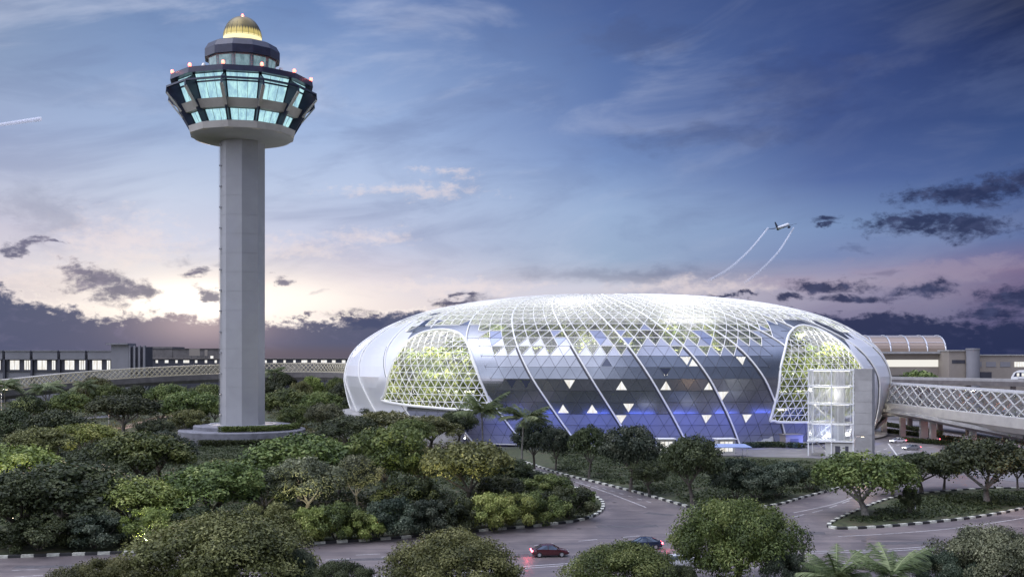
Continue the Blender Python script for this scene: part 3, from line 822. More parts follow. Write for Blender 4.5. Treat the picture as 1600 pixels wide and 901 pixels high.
    for a, b in zip(ss_, ss_[1:]):
        u = (b - s_lo) / (s_hi - s_lo); 
        pd.face([PO(a, 1.045, 0), PO(b, 1.045, 0), PO(b, 1.02, 7.2), PO(a, 1.02, 7.2)])
        pd.face([PO(a, 1.02, 7.2), PO(b, 1.02, 7.2), PO(b, .97, 7.9), PO(a, .97, 7.9)])
    bld(pd, 'podium', 'concrete')
    # inside: stepped garden terraces with light strips
    te = MB(); ls = MB(); NSs = 96
    steps = [(.93, 6), (.86, 10), (.79, 15), (.72, 20), (.63, 25), (.54, 29)]
    zprev = 1.0
    for k, (rs, z) in enumerate(steps):
        for a, b in zip(np.linspace(0, 1, NSs + 1), np.linspace(0, 1, NSs + 1)[1:]):
            nx = steps[k + 1][0] if k + 1 < len(steps) else .2
            te.face([PO(a, rs, zprev), PO(b, rs, zprev), PO(b, rs, z), PO(a, rs, z)])
            te.face([PO(a, rs, z), PO(b, rs, z), PO(b, nx, z), PO(a, nx, z)])
            ls.face([PO(a, rs + .004, z - .7), PO(b, rs + .004, z - .7), PO(b, rs + .004, z - .2), PO(a, rs + .004, z - .2)])
        zprev = z
    bld(te, 'terraces', 'terrace_stone'); bld(ls, 'light_strip', 'led_strip')
    fl = MB()
    for a, b in zip(np.linspace(0, 1, NSs + 1), np.linspace(0, 1, NSs + 1)[1:]): fl.face([PO(a, .99, .6), PO(b, .99, .6), PO(b, .9, .62), PO(a, .9, .62)])
    bld(fl, 'ground_floor', 'terrace_white')
    # interior light
    for a in range(10):
        s = a / 10 + .05; th = np.interp(s, _pe, _th); x, y = _sp(th)
        lamp('POINT', (DCX + x * .58, DCY + y * .58, 34.5), 8000, (1, .97, .92), 5)
    for s in (-.205, -.18, -.155, -.13, -.105, .125, .145, .165, .19, .215):
        th = np.interp(s % 1, _pe, _th); x, y = _sp(th)
        for zz_ in (7, 15, 24): k_ = float(np.interp(zz_, _z, _r)) - .028; lamp('POINT', (DCX + x * k_, DCY + y * k_, zz_), 620, (1, .96, .84), .5)
        ar = lamp('AREA', (DCX + x * .915, DCY + y * .915, 1.6), 8000 if s < 0 else 4000, (1, .97, .86), 6.0, aim=(DCX + x * .915, DCY + y * .915, 20))
        ar2 = lamp('AREA', (DCX + x * .83, DCY + y * .83, 31), 8000, (1, .97, .86), 6.0, aim=(DCX + x * .93, DCY + y * .93, 12))
    for s in (-.06, -.03, 0, .03, .06, .09):
        th = np.interp(s % 1, _pe, _th); x, y = _sp(th); lamp('AREA', (DCX + x * .80, DCY + y * .80, 26), 1500, (1, .97, .85), 5.0, aim=(DCX + x * .84, DCY + y * .84, 33))
    # floor uplights in blue along the front
    for s in (-.07, -.045, -.02, .005, .03, .055, .08, .105, .13):
        th = np.interp(s % 1, _pe, _th); x, y = _sp(th)
        lamp('AREA', (DCX + x * 1.10, DCY + y * 1.10 , .5), 900, (.13, .20, 1), 8.0, aim=(DCX + x * .98, DCY + y * .98, 2.2))
    return PO, steps
PO, STEPS = dome()

# ================================================================== FOLIAGE
def quads_mesh(name, P, Nrm, size, tone, mats, aspect=1.0, parent=None):
    n = len(P); r = RNG.normal(size=(n, 3)); u = np.cross(Nrm, r); u /= np.linalg.norm(u, axis=1)[:, None] + 1e-9
    v = np.cross(Nrm, u); v /= np.linalg.norm(v, axis=1)[:, None] + 1e-9
    s = size[:, None] if hasattr(size, '__len__') else size
    a = u * s * .5; b = v * s * .5 * aspect
    V = np.empty((n, 4, 3)); V[:, 0] = P - a * 1.1; V[:, 1] = P - b * .8 ; V[:, 2] = P + a * 1.1; V[:, 3] = P + b * .8
    me = bpy.data.meshes.new(name); me.vertices.add(n * 4); me.vertices.foreach_set('co', V.reshape(-1).astype(np.float32))
    me.loops.add(n * 4); me.loops.foreach_set('vertex_index', np.arange(n * 4, dtype=np.int32))
    me.polygons.add(n); me.polygons.foreach_set('loop_start', np.arange(0, n * 4, 4, dtype=np.int32))
    try: me.polygons.foreach_set('loop_total', np.full(n, 4, dtype=np.int32))
    except Exception: pass
    at = me.attributes.new('tone', 'FLOAT', 'FACE'); at.data.foreach_set('value', np.clip(tone, 0, 1).astype(np.float32))
    me.materials.append(MATS[mats]); me.update(calc_edges=True)
    return me
def crown_mesh(name, shape, nclump, nleaf, leaf, m):
    """normalised crown: radius 1, height 1 (z 0..1)."""
    cs = []; g = (1 + 5 ** .5) / 2
    for k in range(nclump):
        u = (k + .5) / nclump
        if shape == 'dome':     z = 1 - u * 1.15; 
        elif shape == 'umbrella': z = 1 - u * .85
        else: z = 1 - u * 1.75
        z = max(z, -.75); rad = math.sqrt(max(0, 1 - z * z)); a = 2 * PI * k / g + random.uniform(-.4, .4)
        rr = random.uniform(.60, 1.02)
        if random.random() < .13: continue
        if shape == 'umbrella': x, y, zz = rad ** .8 * math.cos(a) * .86, rad ** .8 * math.sin(a) * .86, .42 + z * .40
        elif shape == 'dome': x, y, zz = rad * math.cos(a) * rr, rad * math.sin(a) * rr, .22 + z * .62 * random.uniform(.85, 1.05)
        else: x, y, zz = rad * math.cos(a) * rr, rad * math.sin(a) * rr, .47 + z * .40
        cs.append((x, y, zz, random.uniform(.10, .29), random.uniform(-.30, .30)))
    for k in range(nclump // 7):      # inner fill, its leaf tone darkened as painted inner shade
        a = random.uniform(0, 6.28); rr = random.uniform(.1, .6); cs.append((rr * math.cos(a), rr * math.sin(a), random.uniform(.35, .62), .26, -.2))
    cs = np.array(cs); idx = RNG.integers(0, len(cs), nleaf)
    d = RNG.normal(size=(nleaf, 3)); d /= np.linalg.norm(d, axis=1)[:, None]
    d[:, 2] = np.where(RNG.random(nleaf) < .72, np.abs(d[:, 2]), d[:, 2])
    rad = cs[idx, 3] * (.66 + .46 * RNG.random(nleaf) ** .7)
    P = cs[idx, :3] + d * rad[:, None] * np.array([1, 1, .62])
    # sub clump texture
    P += .03 * RNG.normal(size=P.shape)
    nr = d * .8 + RNG.normal(size=d.shape) * .42 + np.array([0, 0, .25]); nr /= np.linalg.norm(nr, axis=1)[:, None]
    tone = .42 + cs[idx, 4] + RNG.normal(size=nleaf) * .17 
    P[:, 2] = (P[:, 2] - P[:, 2].min()) / (np.percentile(P[:, 2], 99.8) - P[:, 2].min())
    return quads_mesh(name, P, nr, leaf * (.6 + .8 * RNG.random(nleaf)), tone, m, .7), cs
CROWNS = {}
def get_crown(shape, m, fine, var):
    key = (shape, m, fine, var)
    if key not in CROWNS:
        ncl = {'shrub': 26, 'round': 60, 'dome': 70, 'umbrella': 60}[shape]
        if fine == 2: CROWNS[key] = crown_mesh('crown', shape, int(ncl * 1.5), 46000, .036, m)[0]
        elif fine == 1: CROWNS[key] = crown_mesh('crown', shape, ncl, 11500, .066, m)[0]
        else: CROWNS[key] = crown_mesh('crown', shape, ncl // 2, 3500, .12, m)[0]
    return CROWNS[key]
def limb_mesh(h, w, cb, ch, bark, nl=6):
    mb = MB(); r0 = max(.14, w * .028); lean = random.uniform(-.06, .06) * h
    fork = Vector((lean, random.uniform(-.04, .04) * h, max(cb * .8, h * .22)))
    mb.tube([(0, 0, -.1), (lean * .3, 0, fork.z * .5), fork], [r0 * 1.3, r0, r0 * .85], 8)
    for k in range(nl):
        a = 2 * PI * k / nl + random.uniform(-.4, .4); rr = random.uniform(.35, .8) * w / 2
        tip = Vector((rr * math.cos(a), rr * math.sin(a), cb + ch * random.uniform(.45, .8)))
        mid = fork.lerp(tip, .5) + Vector((0, 0, -.06 * h))
        mb.tube([fork - Vector((0, 0, .1)), mid, tip], [r0 * .6, r0 * .36, r0 * .1], 6)
        for q in range(2):
            b = a + random.uniform(-.9, .9); t2 = mid + Vector((math.cos(b), math.sin(b), .7)) * w * .2
            mb.tube([mid, t2], [r0 * .26, r0 * .08], 5)
    return mb
def tree(x, y, w, h, shape, leafm, label, fine=1, kind='tree', cb=None, group=None, bark='bark', name=None, z0=.15, var=None):
    """x, y on the ground; w crown width; h total height; cb crown base height."""
    cb = h * (.36 if shape in ('dome', 'round', 'umbrella') else .2) if cb is None else cb; ch = h - cb
    nm = name or {'shrub': 'shrub'}.get(shape, 'broadleaf_tree')
    root = empty(nm, (x, y, z0), 0, label, kind, group)
    me = get_crown(shape, leafm, fine, random.randrange(3) if var is None else var)
    c = bpy.data.objects.new('crown' if shape != 'shrub' else 'foliage', me); C.objects.link(c); c.parent = root
    c.location = (0, 0, cb); c.scale = (w / 2 * random.uniform(.93, 1.04), w / 2 * random.uniform(.93, 1.04), ch); c.rotation_euler = (0, 0, random.uniform(0, 6.28))
    if shape == 'shrub':
        mb = MB()
        for k in range(5):
            a = 2 * PI * k / 5; mb.tube([(0, 0, -.1), (.25 * w * math.cos(a), .25 * w * math.sin(a), h * .6)], [.07, .03], 5)
        mb.build('stem', bark, root)
    else: limb_mesh(h, w, cb, ch, bark).build('trunk', bark, root, True)
    return root
def T(px, ytop, wpx, ybase, shape, leafm, label, **k):
    """placed by its foot on the ground as read from the photograph"""
    p = G(px, ybase); D = p.y; h = ZY(ytop, D); w = wpx * D / F
    return tree(p.x, p.y, w, max(h, .8), shape, leafm, label, **k)
FG = 'leafy trees along the near edge of the road'
T(345, 802, 265, 940, 'dome', 'leaf_olive', 'broad dark green crown at the bottom edge, largest below the tower', fine=2, cb=1.0, group=FG)
T(322, 872, 120, 960, 'round', 'leaf_mid', 'small fresh green tree in front of the broad dark crown', fine=2, cb=.5, group=FG)
T(160, 874, 150, 965, 'shrub', 'leaf_olive', 'low dull green bush at the road edge by the white lane line', fine=2, cb=0, kind='bush')
T(465, 860, 60, 940, 'shrub', 'leaf_blue', 'narrow grey green bush tucked against the broad dark crown', fine=2, cb=0, kind='bush')
T(530, 879, 125, 950, 'shrub', 'leaf_dark', 'small rounded deep green bush between two big roadside trees', fine=2, cb=0, kind='bush')
T(705, 829, 215, 938, 'dome', 'leaf_olive', 'rounded olive green roadside tree below the striped kerb', fine=2, cb=.8, group=FG)
T(975, 850, 190, 936, 'dome', 'leaf_mid', 'roadside tree half hiding the red tinted and the blue sedan', fine=2, cb=.6, group=FG)
T(1150, 781, 200, 918, 'round', 'leaf_mid', 'tall rounded roadside tree at the junction, beside the white car', fine=2, cb=.8, group=FG, var=1)
T(1235, 868, 90, 940, 'shrub', 'leaf_blue', 'greyish bush between the tall rounded tree and a low palm', fine=2, cb=0, kind='bush')
T(1065, 885, 70, 950, 'shrub', 'leaf_dark', 'dark bush at the bottom edge in front of the white car', fine=2, cb=0, kind='bush')
T(1470, 864, 110, 950, 'shrub', 'leaf_blue', 'dusky bush beside the low palms at the bottom edge', fine=2, cb=0, kind='bush')
T(1555, 826, 190, 945, 'round', 'leaf_silver', 'feathery silver green tree at the bottom corner', fine=2, cb=.6, group=FG)
GR = 'trees of the grove round the control tower'
for a in [
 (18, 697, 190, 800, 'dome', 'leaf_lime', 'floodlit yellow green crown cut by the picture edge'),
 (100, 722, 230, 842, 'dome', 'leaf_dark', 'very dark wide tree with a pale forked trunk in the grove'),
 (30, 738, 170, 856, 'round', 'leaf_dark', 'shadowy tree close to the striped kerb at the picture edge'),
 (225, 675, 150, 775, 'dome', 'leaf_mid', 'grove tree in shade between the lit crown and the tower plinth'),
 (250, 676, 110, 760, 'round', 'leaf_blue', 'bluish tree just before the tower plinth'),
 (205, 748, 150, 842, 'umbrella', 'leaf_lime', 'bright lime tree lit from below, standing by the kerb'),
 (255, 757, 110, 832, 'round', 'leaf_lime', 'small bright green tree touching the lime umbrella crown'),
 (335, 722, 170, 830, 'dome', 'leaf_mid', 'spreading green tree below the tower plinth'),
 (410, 735, 130, 815, 'round', 'leaf_dark', 'dark gap-filling tree between the spreading tree and the pale flowering one'),
 (470, 679, 190, 790, 'dome', 'leaf_mid', 'large smooth domed green tree by the tower plinth'),
 (478, 716, 130, 815, 'round', 'leaf_silver', 'pale speckled tree in front of the large domed tree'),
 (602, 668, 135, 790, 'round', 'leaf_mid', 'rounded green tree with visible pale branches mid grove'),
 (560, 712, 70, 800, 'round', 'leaf_silver', 'thin pale tree at the foot of the rounded branching tree'),
 (728, 690, 140, 800, 'umbrella', 'leaf_olive', 'olive umbrella tree with a clear forked trunk above the shrub border'),
 (660, 700, 80, 780, 'round', 'leaf_olive', 'small olive tree between the rounded tree and the umbrella tree'),
 (790, 715, 80, 770, 'round', 'leaf_dark', 'low dark tree under the two coconut palms'),
 (90, 641, 115, 715, 'dome', 'leaf_dark', 'dark domed tree beside the back road'),
 (132, 662, 110, 722, 'umbrella', 'leaf_lime', 'sunlit pale leaved tree glowing in front of the dark dome'),
 (192, 617, 115, 682, 'umbrella', 'leaf_dark', 'flat topped dark tree over the pale path'),
 (215, 603, 50, 655, 'dome', 'leaf_dark', 'small flat tree right behind the flat topped one'),
 (300, 612, 110, 672, 'round', 'leaf_mid', 'loose green tree against the foot of the tower shaft'),
 (262, 600, 70, 655, 'umbrella', 'leaf_mid', 'distant green umbrella tree below the lattice walkway'),
 (325, 600, 60, 650, 'umbrella', 'leaf_mid', 'distant tree touching the shaft below the walkway'),
 (450, 608, 95, 668, 'dome', 'leaf_mid', 'soft green tree just past the tower shaft'),
 (487, 588, 38, 640, 'round', 'leaf_lime', 'tiny bright round tree under the walkway near the dome'),
 (505, 612, 70, 672, 'round', 'leaf_mid', 'mid green tree between the tower and the dome'),
 (508, 630, 62, 688, 'umbrella', 'leaf_silver', 'slender tree with glowing cream blossom and pale stems'),
 (556, 618, 66, 672, 'dome', 'leaf_dark', 'dark tree against the silver end of the dome'),
 (600, 643, 120, 700, 'dome', 'leaf_olive', 'brownish tree below the concrete podium'),
 (545, 650, 110, 712, 'dome', 'leaf_dark', 'dusky tree filling the slope under the silver dome end'),
 (672, 650, 90, 705, 'dome', 'leaf_olive', 'olive brown tree below the first arch'),
 (715, 640, 62, 700, 'round', 'leaf_dark', 'blackish tree just beside the tallest coconut palm'),
 (420, 596, 60, 645, 'round', 'leaf_dark', 'dark tree behind the shaft under the walkway'),
 (545, 598, 60, 650, 'umbrella', 'leaf_dark', 'low dark tree where the walkway meets the dome'),
 (150, 590, 60, 650, 'round', 'leaf_olive', 'feathery pale tree below the far walkway end'),
 (250, 625, 70, 668, 'dome', 'leaf_dark', 'shadowy tree beside the pale path end'),
 (60, 668, 110, 735, 'dome', 'leaf_olive', 'brown green tree under the dark domed tree'),
 (170, 690, 110, 760, 'dome', 'leaf_dark', 'dim tree in the hollow below the glowing pale tree'),
 (20, 640, 90, 712, 'dome', 'leaf_dark', 'dark tree crossing the picture edge by the back road'),
 (110, 612, 70, 668, 'dome', 'leaf_mid', 'green tree under the palms below the long terminal'),
 (45, 618, 60, 672, 'round', 'leaf_dark', 'dark tree between the two palms below the long terminal'),
 (172, 600, 56, 655, 'round', 'leaf_mid', 'middling tree under the walkway by the stair block'),
 (240, 655, 60, 700, 'round', 'leaf_dark', 'small dark tree on the lower side of the pale path'),
 (295, 640, 60, 690, 'round', 'leaf_olive', 'light leaved tree between the pale path and the plinth'),
 (335, 625, 40, 668, 'dome', 'leaf_mid', 'small tree half behind the foot of the shaft'),
 (465, 632, 60, 684, 'dome', 'leaf_mid', 'green tree just above the long plinth hedge'),
 (440, 580, 50, 632, 'umbrella', 'leaf_dark', 'far umbrella tree below the walkway past the shaft'),
 (470, 596, 44, 645, 'dome', 'leaf_olive', 'far olive tree beside the tiny bright one'),
 (525, 590, 40, 640, 'dome', 'leaf_mid', 'far green tree nearest the silver dome end'),
 (590, 632, 60, 684, 'dome', 'leaf_dark', 'low dark tree at the corner of the podium'),
 (640, 655, 80, 712, 'dome', 'leaf_mid', 'dull green tree midway along the podium'),
 (150, 720, 90, 790, 'round', 'leaf_dark', 'dark filler tree between the glowing pale tree and the lime ones'),
 (530, 700, 80, 775, 'dome', 'leaf_mid', 'green tree linking the large domed tree and the rounded one'),
 (345, 718, 80, 775, 'dome', 'leaf_olive', 'olive small tree in front of the plinth step'),
 (400, 704, 80, 768, 'round', 'leaf_dark', 'dark clipped tree against the plinth step'),
]:
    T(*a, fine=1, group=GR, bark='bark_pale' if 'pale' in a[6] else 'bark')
RG = 'trees between the slip road and the dome'
for a in [
 (835, 655, 66, 735, 'round', 'leaf_blue', 'dense dark tree next to the shorter coconut palm'),
 (868, 668, 52, 738, 'round', 'leaf_blue', 'bluish dense tree, second from the coconut palms'),
 (920, 665, 64, 748, 'round', 'leaf_dark', 'small neat dark tree with a bright rim before the dome'),
 (985, 666, 90, 768, 'round', 'leaf_blue', 'large dense glossy tree before the middle of the dome'),
 (1082, 682, 104, 790, 'round', 'leaf_dark', 'dark round tree with a straight trunk by the white kiosk'),
 (1015, 720, 60, 775, 'round', 'leaf_dark', 'low tree filling between the glossy tree and the round one'),
 (1150, 716, 90, 782, 'shrub', 'leaf_blue', 'dusky bush beside the straight trunked round tree'),
 (1215, 722, 90, 778, 'shrub', 'leaf_blue', 'blue green bush below the lift tower driveway'),
 (1265, 728, 70, 768, 'shrub', 'leaf_dark', 'dark bush beneath the umbrella tree edge'),
 (1180, 738, 80, 785, 'shrub', 'leaf_blue', 'low bush at the back of the kerbed planting bed'),
]:
    T(*a, fine=1, group=RG, kind='bush' if a[4] == 'shrub' else 'tree')
RI = 'trees round the kerbed traffic island'
T(1352, 708, 175, 806, 'umbrella', 'leaf_mid', 'umbrella tree with pale forked trunk at the island tip', fine=1, group=RI, bark='bark_pale', cb=2.6)
T(1440, 708, 110, 770, 'dome', 'leaf_dark', 'dark tree between the two umbrella trees of the island', fine=1, group=RI)
T(1395, 722, 80, 775, 'dome', 'leaf_mid', 'green tree just behind the island tip umbrella tree', fine=1, group=RI)
T(1542, 684, 160, 786, 'umbrella', 'leaf_dark', 'tall dark umbrella tree standing at the island middle', fine=1, group=RI, bark='bark_pale', cb=3.0)
T(1475, 708, 70, 765, 'round', 'leaf_lime', 'light green tree leaning on the tall umbrella tree', fine=1, group=RI)
T(1590, 700, 60, 768, 'round', 'leaf_dark', 'dark tree at the picture edge past the tall umbrella tree', fine=1, group=RI)
T(1422, 762, 34, 806, 'shrub', 'leaf_dark', 'lone small dark bush on the traffic island', fine=1, kind='bush')
SH = 'shrubs of the border along the striped kerb'
for k, a in enumerate([
 (425, 792, 90, 850, 'leaf_olive', 'olive shrub nearest the broad dark crown in the kerb border'),
 (482, 800, 70, 848, 'leaf_lime', 'yellowish shrub, second in the kerb border from the tower side'),
 (525, 792, 80, 846, 'leaf_mid', 'green shrub right of the yellowish one in the border'),
 (566, 808, 66, 844, 'leaf_lime', 'small bright yellow shrub low in the border'),
 (618, 785, 86, 841, 'leaf_blue', 'blue green shrub with broad leaves below the rounded tree'),
 (668, 788, 74, 836, 'leaf_blue', 'dusky shrub beside the blue green one'),
 (712, 784, 70, 832, 'leaf_dark', 'dark shrub at the umbrella tree trunk'),
 (756, 778, 78, 829, 'leaf_lime', 'lime shrub just past the umbrella tree trunk'),
 (800, 778, 76, 825, 'leaf_lime', 'bright green shrub in the middle of the border nose'),
 (846, 776, 74, 820, 'leaf_mid', 'leafy shrub before the tip of the border'),
 (888, 768, 84, 812, 'leaf_dark', 'big dark shrub rounding off the border tip'),
 (850, 748, 90, 780, 'leaf_mid', 'mounded shrub beside the slip road'),
 (820, 738, 60, 765, 'leaf_blue', 'shrub with large leaves under the palms beside the slip road'),
 (640, 755, 90, 800, 'leaf_dark', 'shady shrub behind the border below the rounded tree'),
 (780, 752, 70, 790, 'leaf_dark', 'shady shrub behind the lime shrubs'),
 (60, 815, 110, 862, 'leaf_dark', 'black green shrub by the kerb near the picture edge'),
 (150, 812, 100, 858, 'leaf_blue', 'dim shrub by the kerb below the dark wide tree'),
 (235, 800, 80, 856, 'leaf_lime', 'lit yellow green shrub below the lime tree'),
 (320, 800, 100, 852, 'leaf_dark', 'dark shrub by the kerb beside the lit one'),
]):
    T(a[0], a[1] - 6, a[2] * 1.2, a[3], 'shrub', a[4], a[5], fine=1, kind='shrub', cb=0, group=SH)
# low evergreen cover under the grove
def cover(name, regions, n, leafm, hmax, label):
    Ps = []; Ns = []
    for poly, share in regions:
        g = [G(*p) for p in poly]; xs = [p.x for p in g]; ys = [p.y for p in g]; pp = [(p.x, p.y) for p in g]; got = 0; want = int(n * share)
        while got < want:
            x, y = random.uniform(min(xs), max(xs)), random.uniform(min(ys), max(ys))
            if not inside(x, y, pp): continue
            hh = hmax * (.35 + .65 * abs(math.sin(x * .21 + math.sin(y * .17) * 2) * math.cos(y * .13 + .5)))
            m_ = 45
            ang = RNG.random(m_) * 6.28; rr = RNG.random(m_) ** .5 * 1.6
            Ps.append(np.stack([x + rr * np.cos(ang), y + rr * np.sin(ang), .2 + hh * (RNG.random(m_) * .5 + .5) * (1 - rr / 2.6)], 1)); got += 1
    P = np.concatenate(Ps); nr = RNG.normal(size=P.shape) * .6 + np.array([0, 0, .9]); nr /= np.linalg.norm(nr, axis=1)[:, None]
    me = quads_mesh(name, P, nr, .28 + .3 * RNG.random(len(P)), .4 + RNG.normal(size=len(P)) * .2, leafm, .7)
    o = bpy.data.objects.new(name, me); C.objects.link(o); tag(o, kind='stuff'); o['label'] = label; o['category'] = 'ground cover'
cover('undergrowth', [([(-60,860),(200,856),(470,842),(700,826),(860,812),(905,800),(900,780),(850,752),(780,735),(640,705),(540,690),(300,700),(120,690),(-60,680)], 1.0)], 4200, 'leaf_dark', 1.5, 'low dark undergrowth covering the ground of the grove')
cover('hillside_vegetation', [([(-160,668),(30,690),(300,690),(300,640),(-160,615)], .45), ([(420,700),(700,708),(700,668),(560,620),(420,615)], .55)], 2600, 'leaf_olive', 3.0, 'mixed dull green vegetation behind the grove')
cover('bed_planting', [([(880,738),(1075,786),(1200,784),(1300,760),(1380,738),(1262,722),(1100,716),(960,705),(860,705)], .75), ([(1330,818),(1500,806),(1700,775),(1560,768),(1420,780)], .25)], 1500, 'leaf_dark', .7, 'low planting in the kerbed beds beside the junction')

# palms
def palm(x, y, h, r, label, nf=20, leaflets=26, group=None, z0=.1, seg=7, trunk_r=.22, droop=.8):
    root = empty('palm_tree', (x, y, z0), 0, label, 'palm', group)
    mb = MB(); bend = random.uniform(-.6, .6)
    pts = [(bend * (k / 6) ** 2, 0, h * k / 6) for k in range(7)]
    mb.tube(pts, [trunk_r * (1.5 if k == 0 else 1 - .35 * k / 6) for k in range(7)], 8); mb.build('trunk', 'bark_pale', root, True)
    top = Vector(pts[-1]); V, Fc, tone = [], [], []
    for k in range(nf):
        a = 2 * PI * k / nf * 2.4 + random.uniform(-.2, .2); lift = random.uniform(.05, 1.35) ; L = r * random.uniform(.85, 1.15)
        d = Vector((math.cos(a), math.sin(a), 0)); sd = Vector((-d.y, d.x, 0)); axis = []
        for s in range(seg + 1):
            u = s / seg; axis.append(top + d * L * (u - .12 * u * u * (1 - lift * .4)) * math.cos(lift * .7 * (1 - u * .4)) + Vector((0, 0, L * (math.sin(lift * .9) * u - .62 * droop * u * u))))
        tn = random.uniform(.2, .8)
        def at(u):
            f = u * seg; i = min(int(f), seg - 1); return axis[i].lerp(axis[i + 1], f - i)
        for s in range(seg):
            p, q = axis[s], axis[s + 1]; k0 = len(V); w = .05
            V += [p - sd * w, p + sd * w, q + sd * w * .7, q - sd * w * .7]; Fc.append((k0, k0 + 1, k0 + 2, k0 + 3)); tone.append(tn + .2)
        for s in range(leaflets):
            u = .12 + .88 * s / leaflets; p = at(u); fw = (at(min(1, u + .05)) - at(u - .05)).normalized()
            ll = L * .34 * math.sin(PI * min(1, u * .85 + .12)) + .1
            for sg in (-1, 1):
                tip = p + (sd * sg * .75 + fw * .6).normalized() * ll + Vector((0, 0, -ll * random.uniform(.25, .65)))
                k0 = len(V); w = fw * (.5 * L / leaflets)
                V += [p - w, p + w, tip + w * .15, tip - w * .15]; Fc.append((k0, k0 + 1, k0 + 2, k0 + 3)); tone.append(tn + random.uniform(-.15, .15))
    me = bpy.data.meshes.new('crown'); me.from_pydata([tuple(v) for v in V], [], Fc)
    at_ = me.attributes.new('tone', 'FLOAT', 'FACE'); at_.data.foreach_set('value', [min(1, max(0, t)) for t in tone])
    me.materials.append(MATS['palm_leaf']); c = bpy.data.objects.new('crown', me); C.objects.link(c); c.parent = root
    return root
def PT(px, ycen, rpx, ybase, label, **k):
    p = G(px, ybase); palm(p.x, p.y, ZY(ycen, p.y), rpx * p.y / F, label, **k)
PT(755, 646, 50, 742, 'tallest coconut palm, standing before the dome', droop=.5, group='coconut palms')
PT(815, 654, 46, 746, 'shorter coconut palm beside the tallest one', droop=.5, group='coconut palms')
PT(8, 604, 34, 668, 'palm at the picture edge below the long terminal', group='coconut palms')
PT(70, 607, 32, 664, 'palm with a silvery crown below the long terminal', group='coconut palms')
PT(135, 603, 26, 655, 'distant palm by the near end of the lattice walkway', group='coconut palms')
PT(428, 582, 20, 640, 'far palm against the lattice walkway beside the shaft', group='coconut palms')
PT(1298, 905, 66, 975, 'low stiff fronded palm at the bottom edge by the greyish bush', nf=22, leaflets=34, droop=.35, trunk_r=.3)
PT(1395, 900, 70, 965, 'low palm with arching fronds before the orange lit road', nf=22, leaflets=34, droop=.4, trunk_r=.3)
PT(1350, 925, 50, 985, 'lowest palm, tucked between the two others at the bottom edge', nf=18, leaflets=30, droop=.6, trunk_r=.3)

# garden inside the dome
Ps, Ns, Tn = [], [], []
for rs, z in STEPS:
    for s0, s1, dens in ((-.24, -.06, 1.5), (.10, .26, 1.5), (-.06, .10, .35 if z < 20 else 1.0)):
        for k in range(int((s1 - s0) * 950 * dens)):
            s = random.uniform(s0, s1); hh = random.uniform(1.5, 6.0); c = np.array(PO(s, rs - random.uniform(0, .05), z + hh * .55)); m_ = 42
            d = RNG.normal(size=(m_, 3)); d /= np.linalg.norm(d, axis=1)[:, None]
            Ps.append(c + d * np.array([1.5, 1.5, hh * .5])); Ns.append(d + RNG.normal(size=d.shape) * .4); Tn.append(np.full(m_, random.uniform(.15, .9)) + RNG.normal(size=m_) * .12)
for s0, s1, z0, z1, n_ in ((-.23, -.07, 1.5, 27, 900), (.11, .24, 1.5, 28, 900), (-.10, .13, 27.5, 34.0, 700)):
    for k in range(n_):
        s = random.uniform(s0, s1); z = random.uniform(z0, z1); rr_ = float(np.interp(z, _z, _r)) - random.uniform(.055, .13)
        if math.sin(s * 95 + z * .23) + math.sin(s * 41 - z * .5) < -.75: continue
        c = np.array(PO(s, rr_, z)); m_ = 34; d = RNG.normal(size=(m_, 3)); d /= np.linalg.norm(d, axis=1)[:, None]
        Ps.append(c + d * np.array([1.5, 1.5, 1.5]) * random.uniform(.5, 1.2)); Ns.append(d + RNG.normal(size=d.shape) * .4); Tn.append(np.full(m_, random.uniform(-.1, 1.1)) + RNG.normal(size=m_) * .14)
P_ = np.concatenate(Ps); N_ = np.concatenate(Ns); N_ /= np.linalg.norm(N_, axis=1)[:, None]
me = quads_mesh('indoor_foliage', P_, N_, .7 + .5 * RNG.random(len(P_)), np.concatenate(Tn), 'leaf_garden', .7)
o = bpy.data.objects.new('indoor_foliage', me); C.objects.link(o); tag(o, 'lush bright foliage of the forest garden behind the dome glass', 'indoor garden', kind='stuff')
# hedges on the tower plinth
def hedge(pts, w, h, z, label, leafm='leaf_mid'):
    q = resample([Vector(p) for p in crom(pts, 6)], .35); Ps = []; Ns = []
    for p in q:
        m_ = int(40 * w)
        d = RNG.random((m_, 3)); x = (d[:, 0] - .5) * w; y = (d[:, 1] - .5) * w
        Ps.append(np.stack([p.x + x, p.y + y, z + h * (.15 + .85 * d[:, 2]) + RNG.normal(size=m_) * .06], 1))
    P = np.concatenate(Ps); nr = RNG.normal(size=P.shape); nr[:, 2] = abs(nr[:, 2]); nr /= np.linalg.norm(nr, axis=1)[:, None]
    me = quads_mesh('hedge', P, nr, .35 + .2 * RNG.random(len(P)), .45 + RNG.normal(size=len(P)) * .2, leafm, .8)
    o = bpy.data.objects.new('hedge', me); C.objects.link(o); tag(o, label, 'hedge')
def ringpts(r, a0, a1, n=8): return [(TX + r * math.sin(R(a)), TD - r * math.cos(R(a)), 0) for a in np.linspace(a0, a1, n)]
hedge(ringpts(15.6, -8, 100), 2.0, 1.6, 3.9, 'curved clipped hedge on the upper step of the tower plinth')
hedge(ringpts(20.2, -20, 110), 2.2, 1.9, .15, 'longer dark hedge at the foot of the tower plinth', 'leaf_dark')
hedge(ringpts(16, -150, -95), 1.6, 1.3, 3.9, 'short hedge behind the tower plinth on the path side')
hedge([G(400, 838), G(500, 832), G(620, 824), G(740, 815), G(840, 806), G(900, 798), G(915, 786)], 3.4, 2.0, .15, 'continuous green hedge following the striped kerb of the grove', 'leaf_mid')
hedge([G(1165, 700), G(1210, 699), G(1255, 701)], 2.0, 1.5, .1, 'clipped hedge before the blue lit wall of the dome', 'leaf_dark')

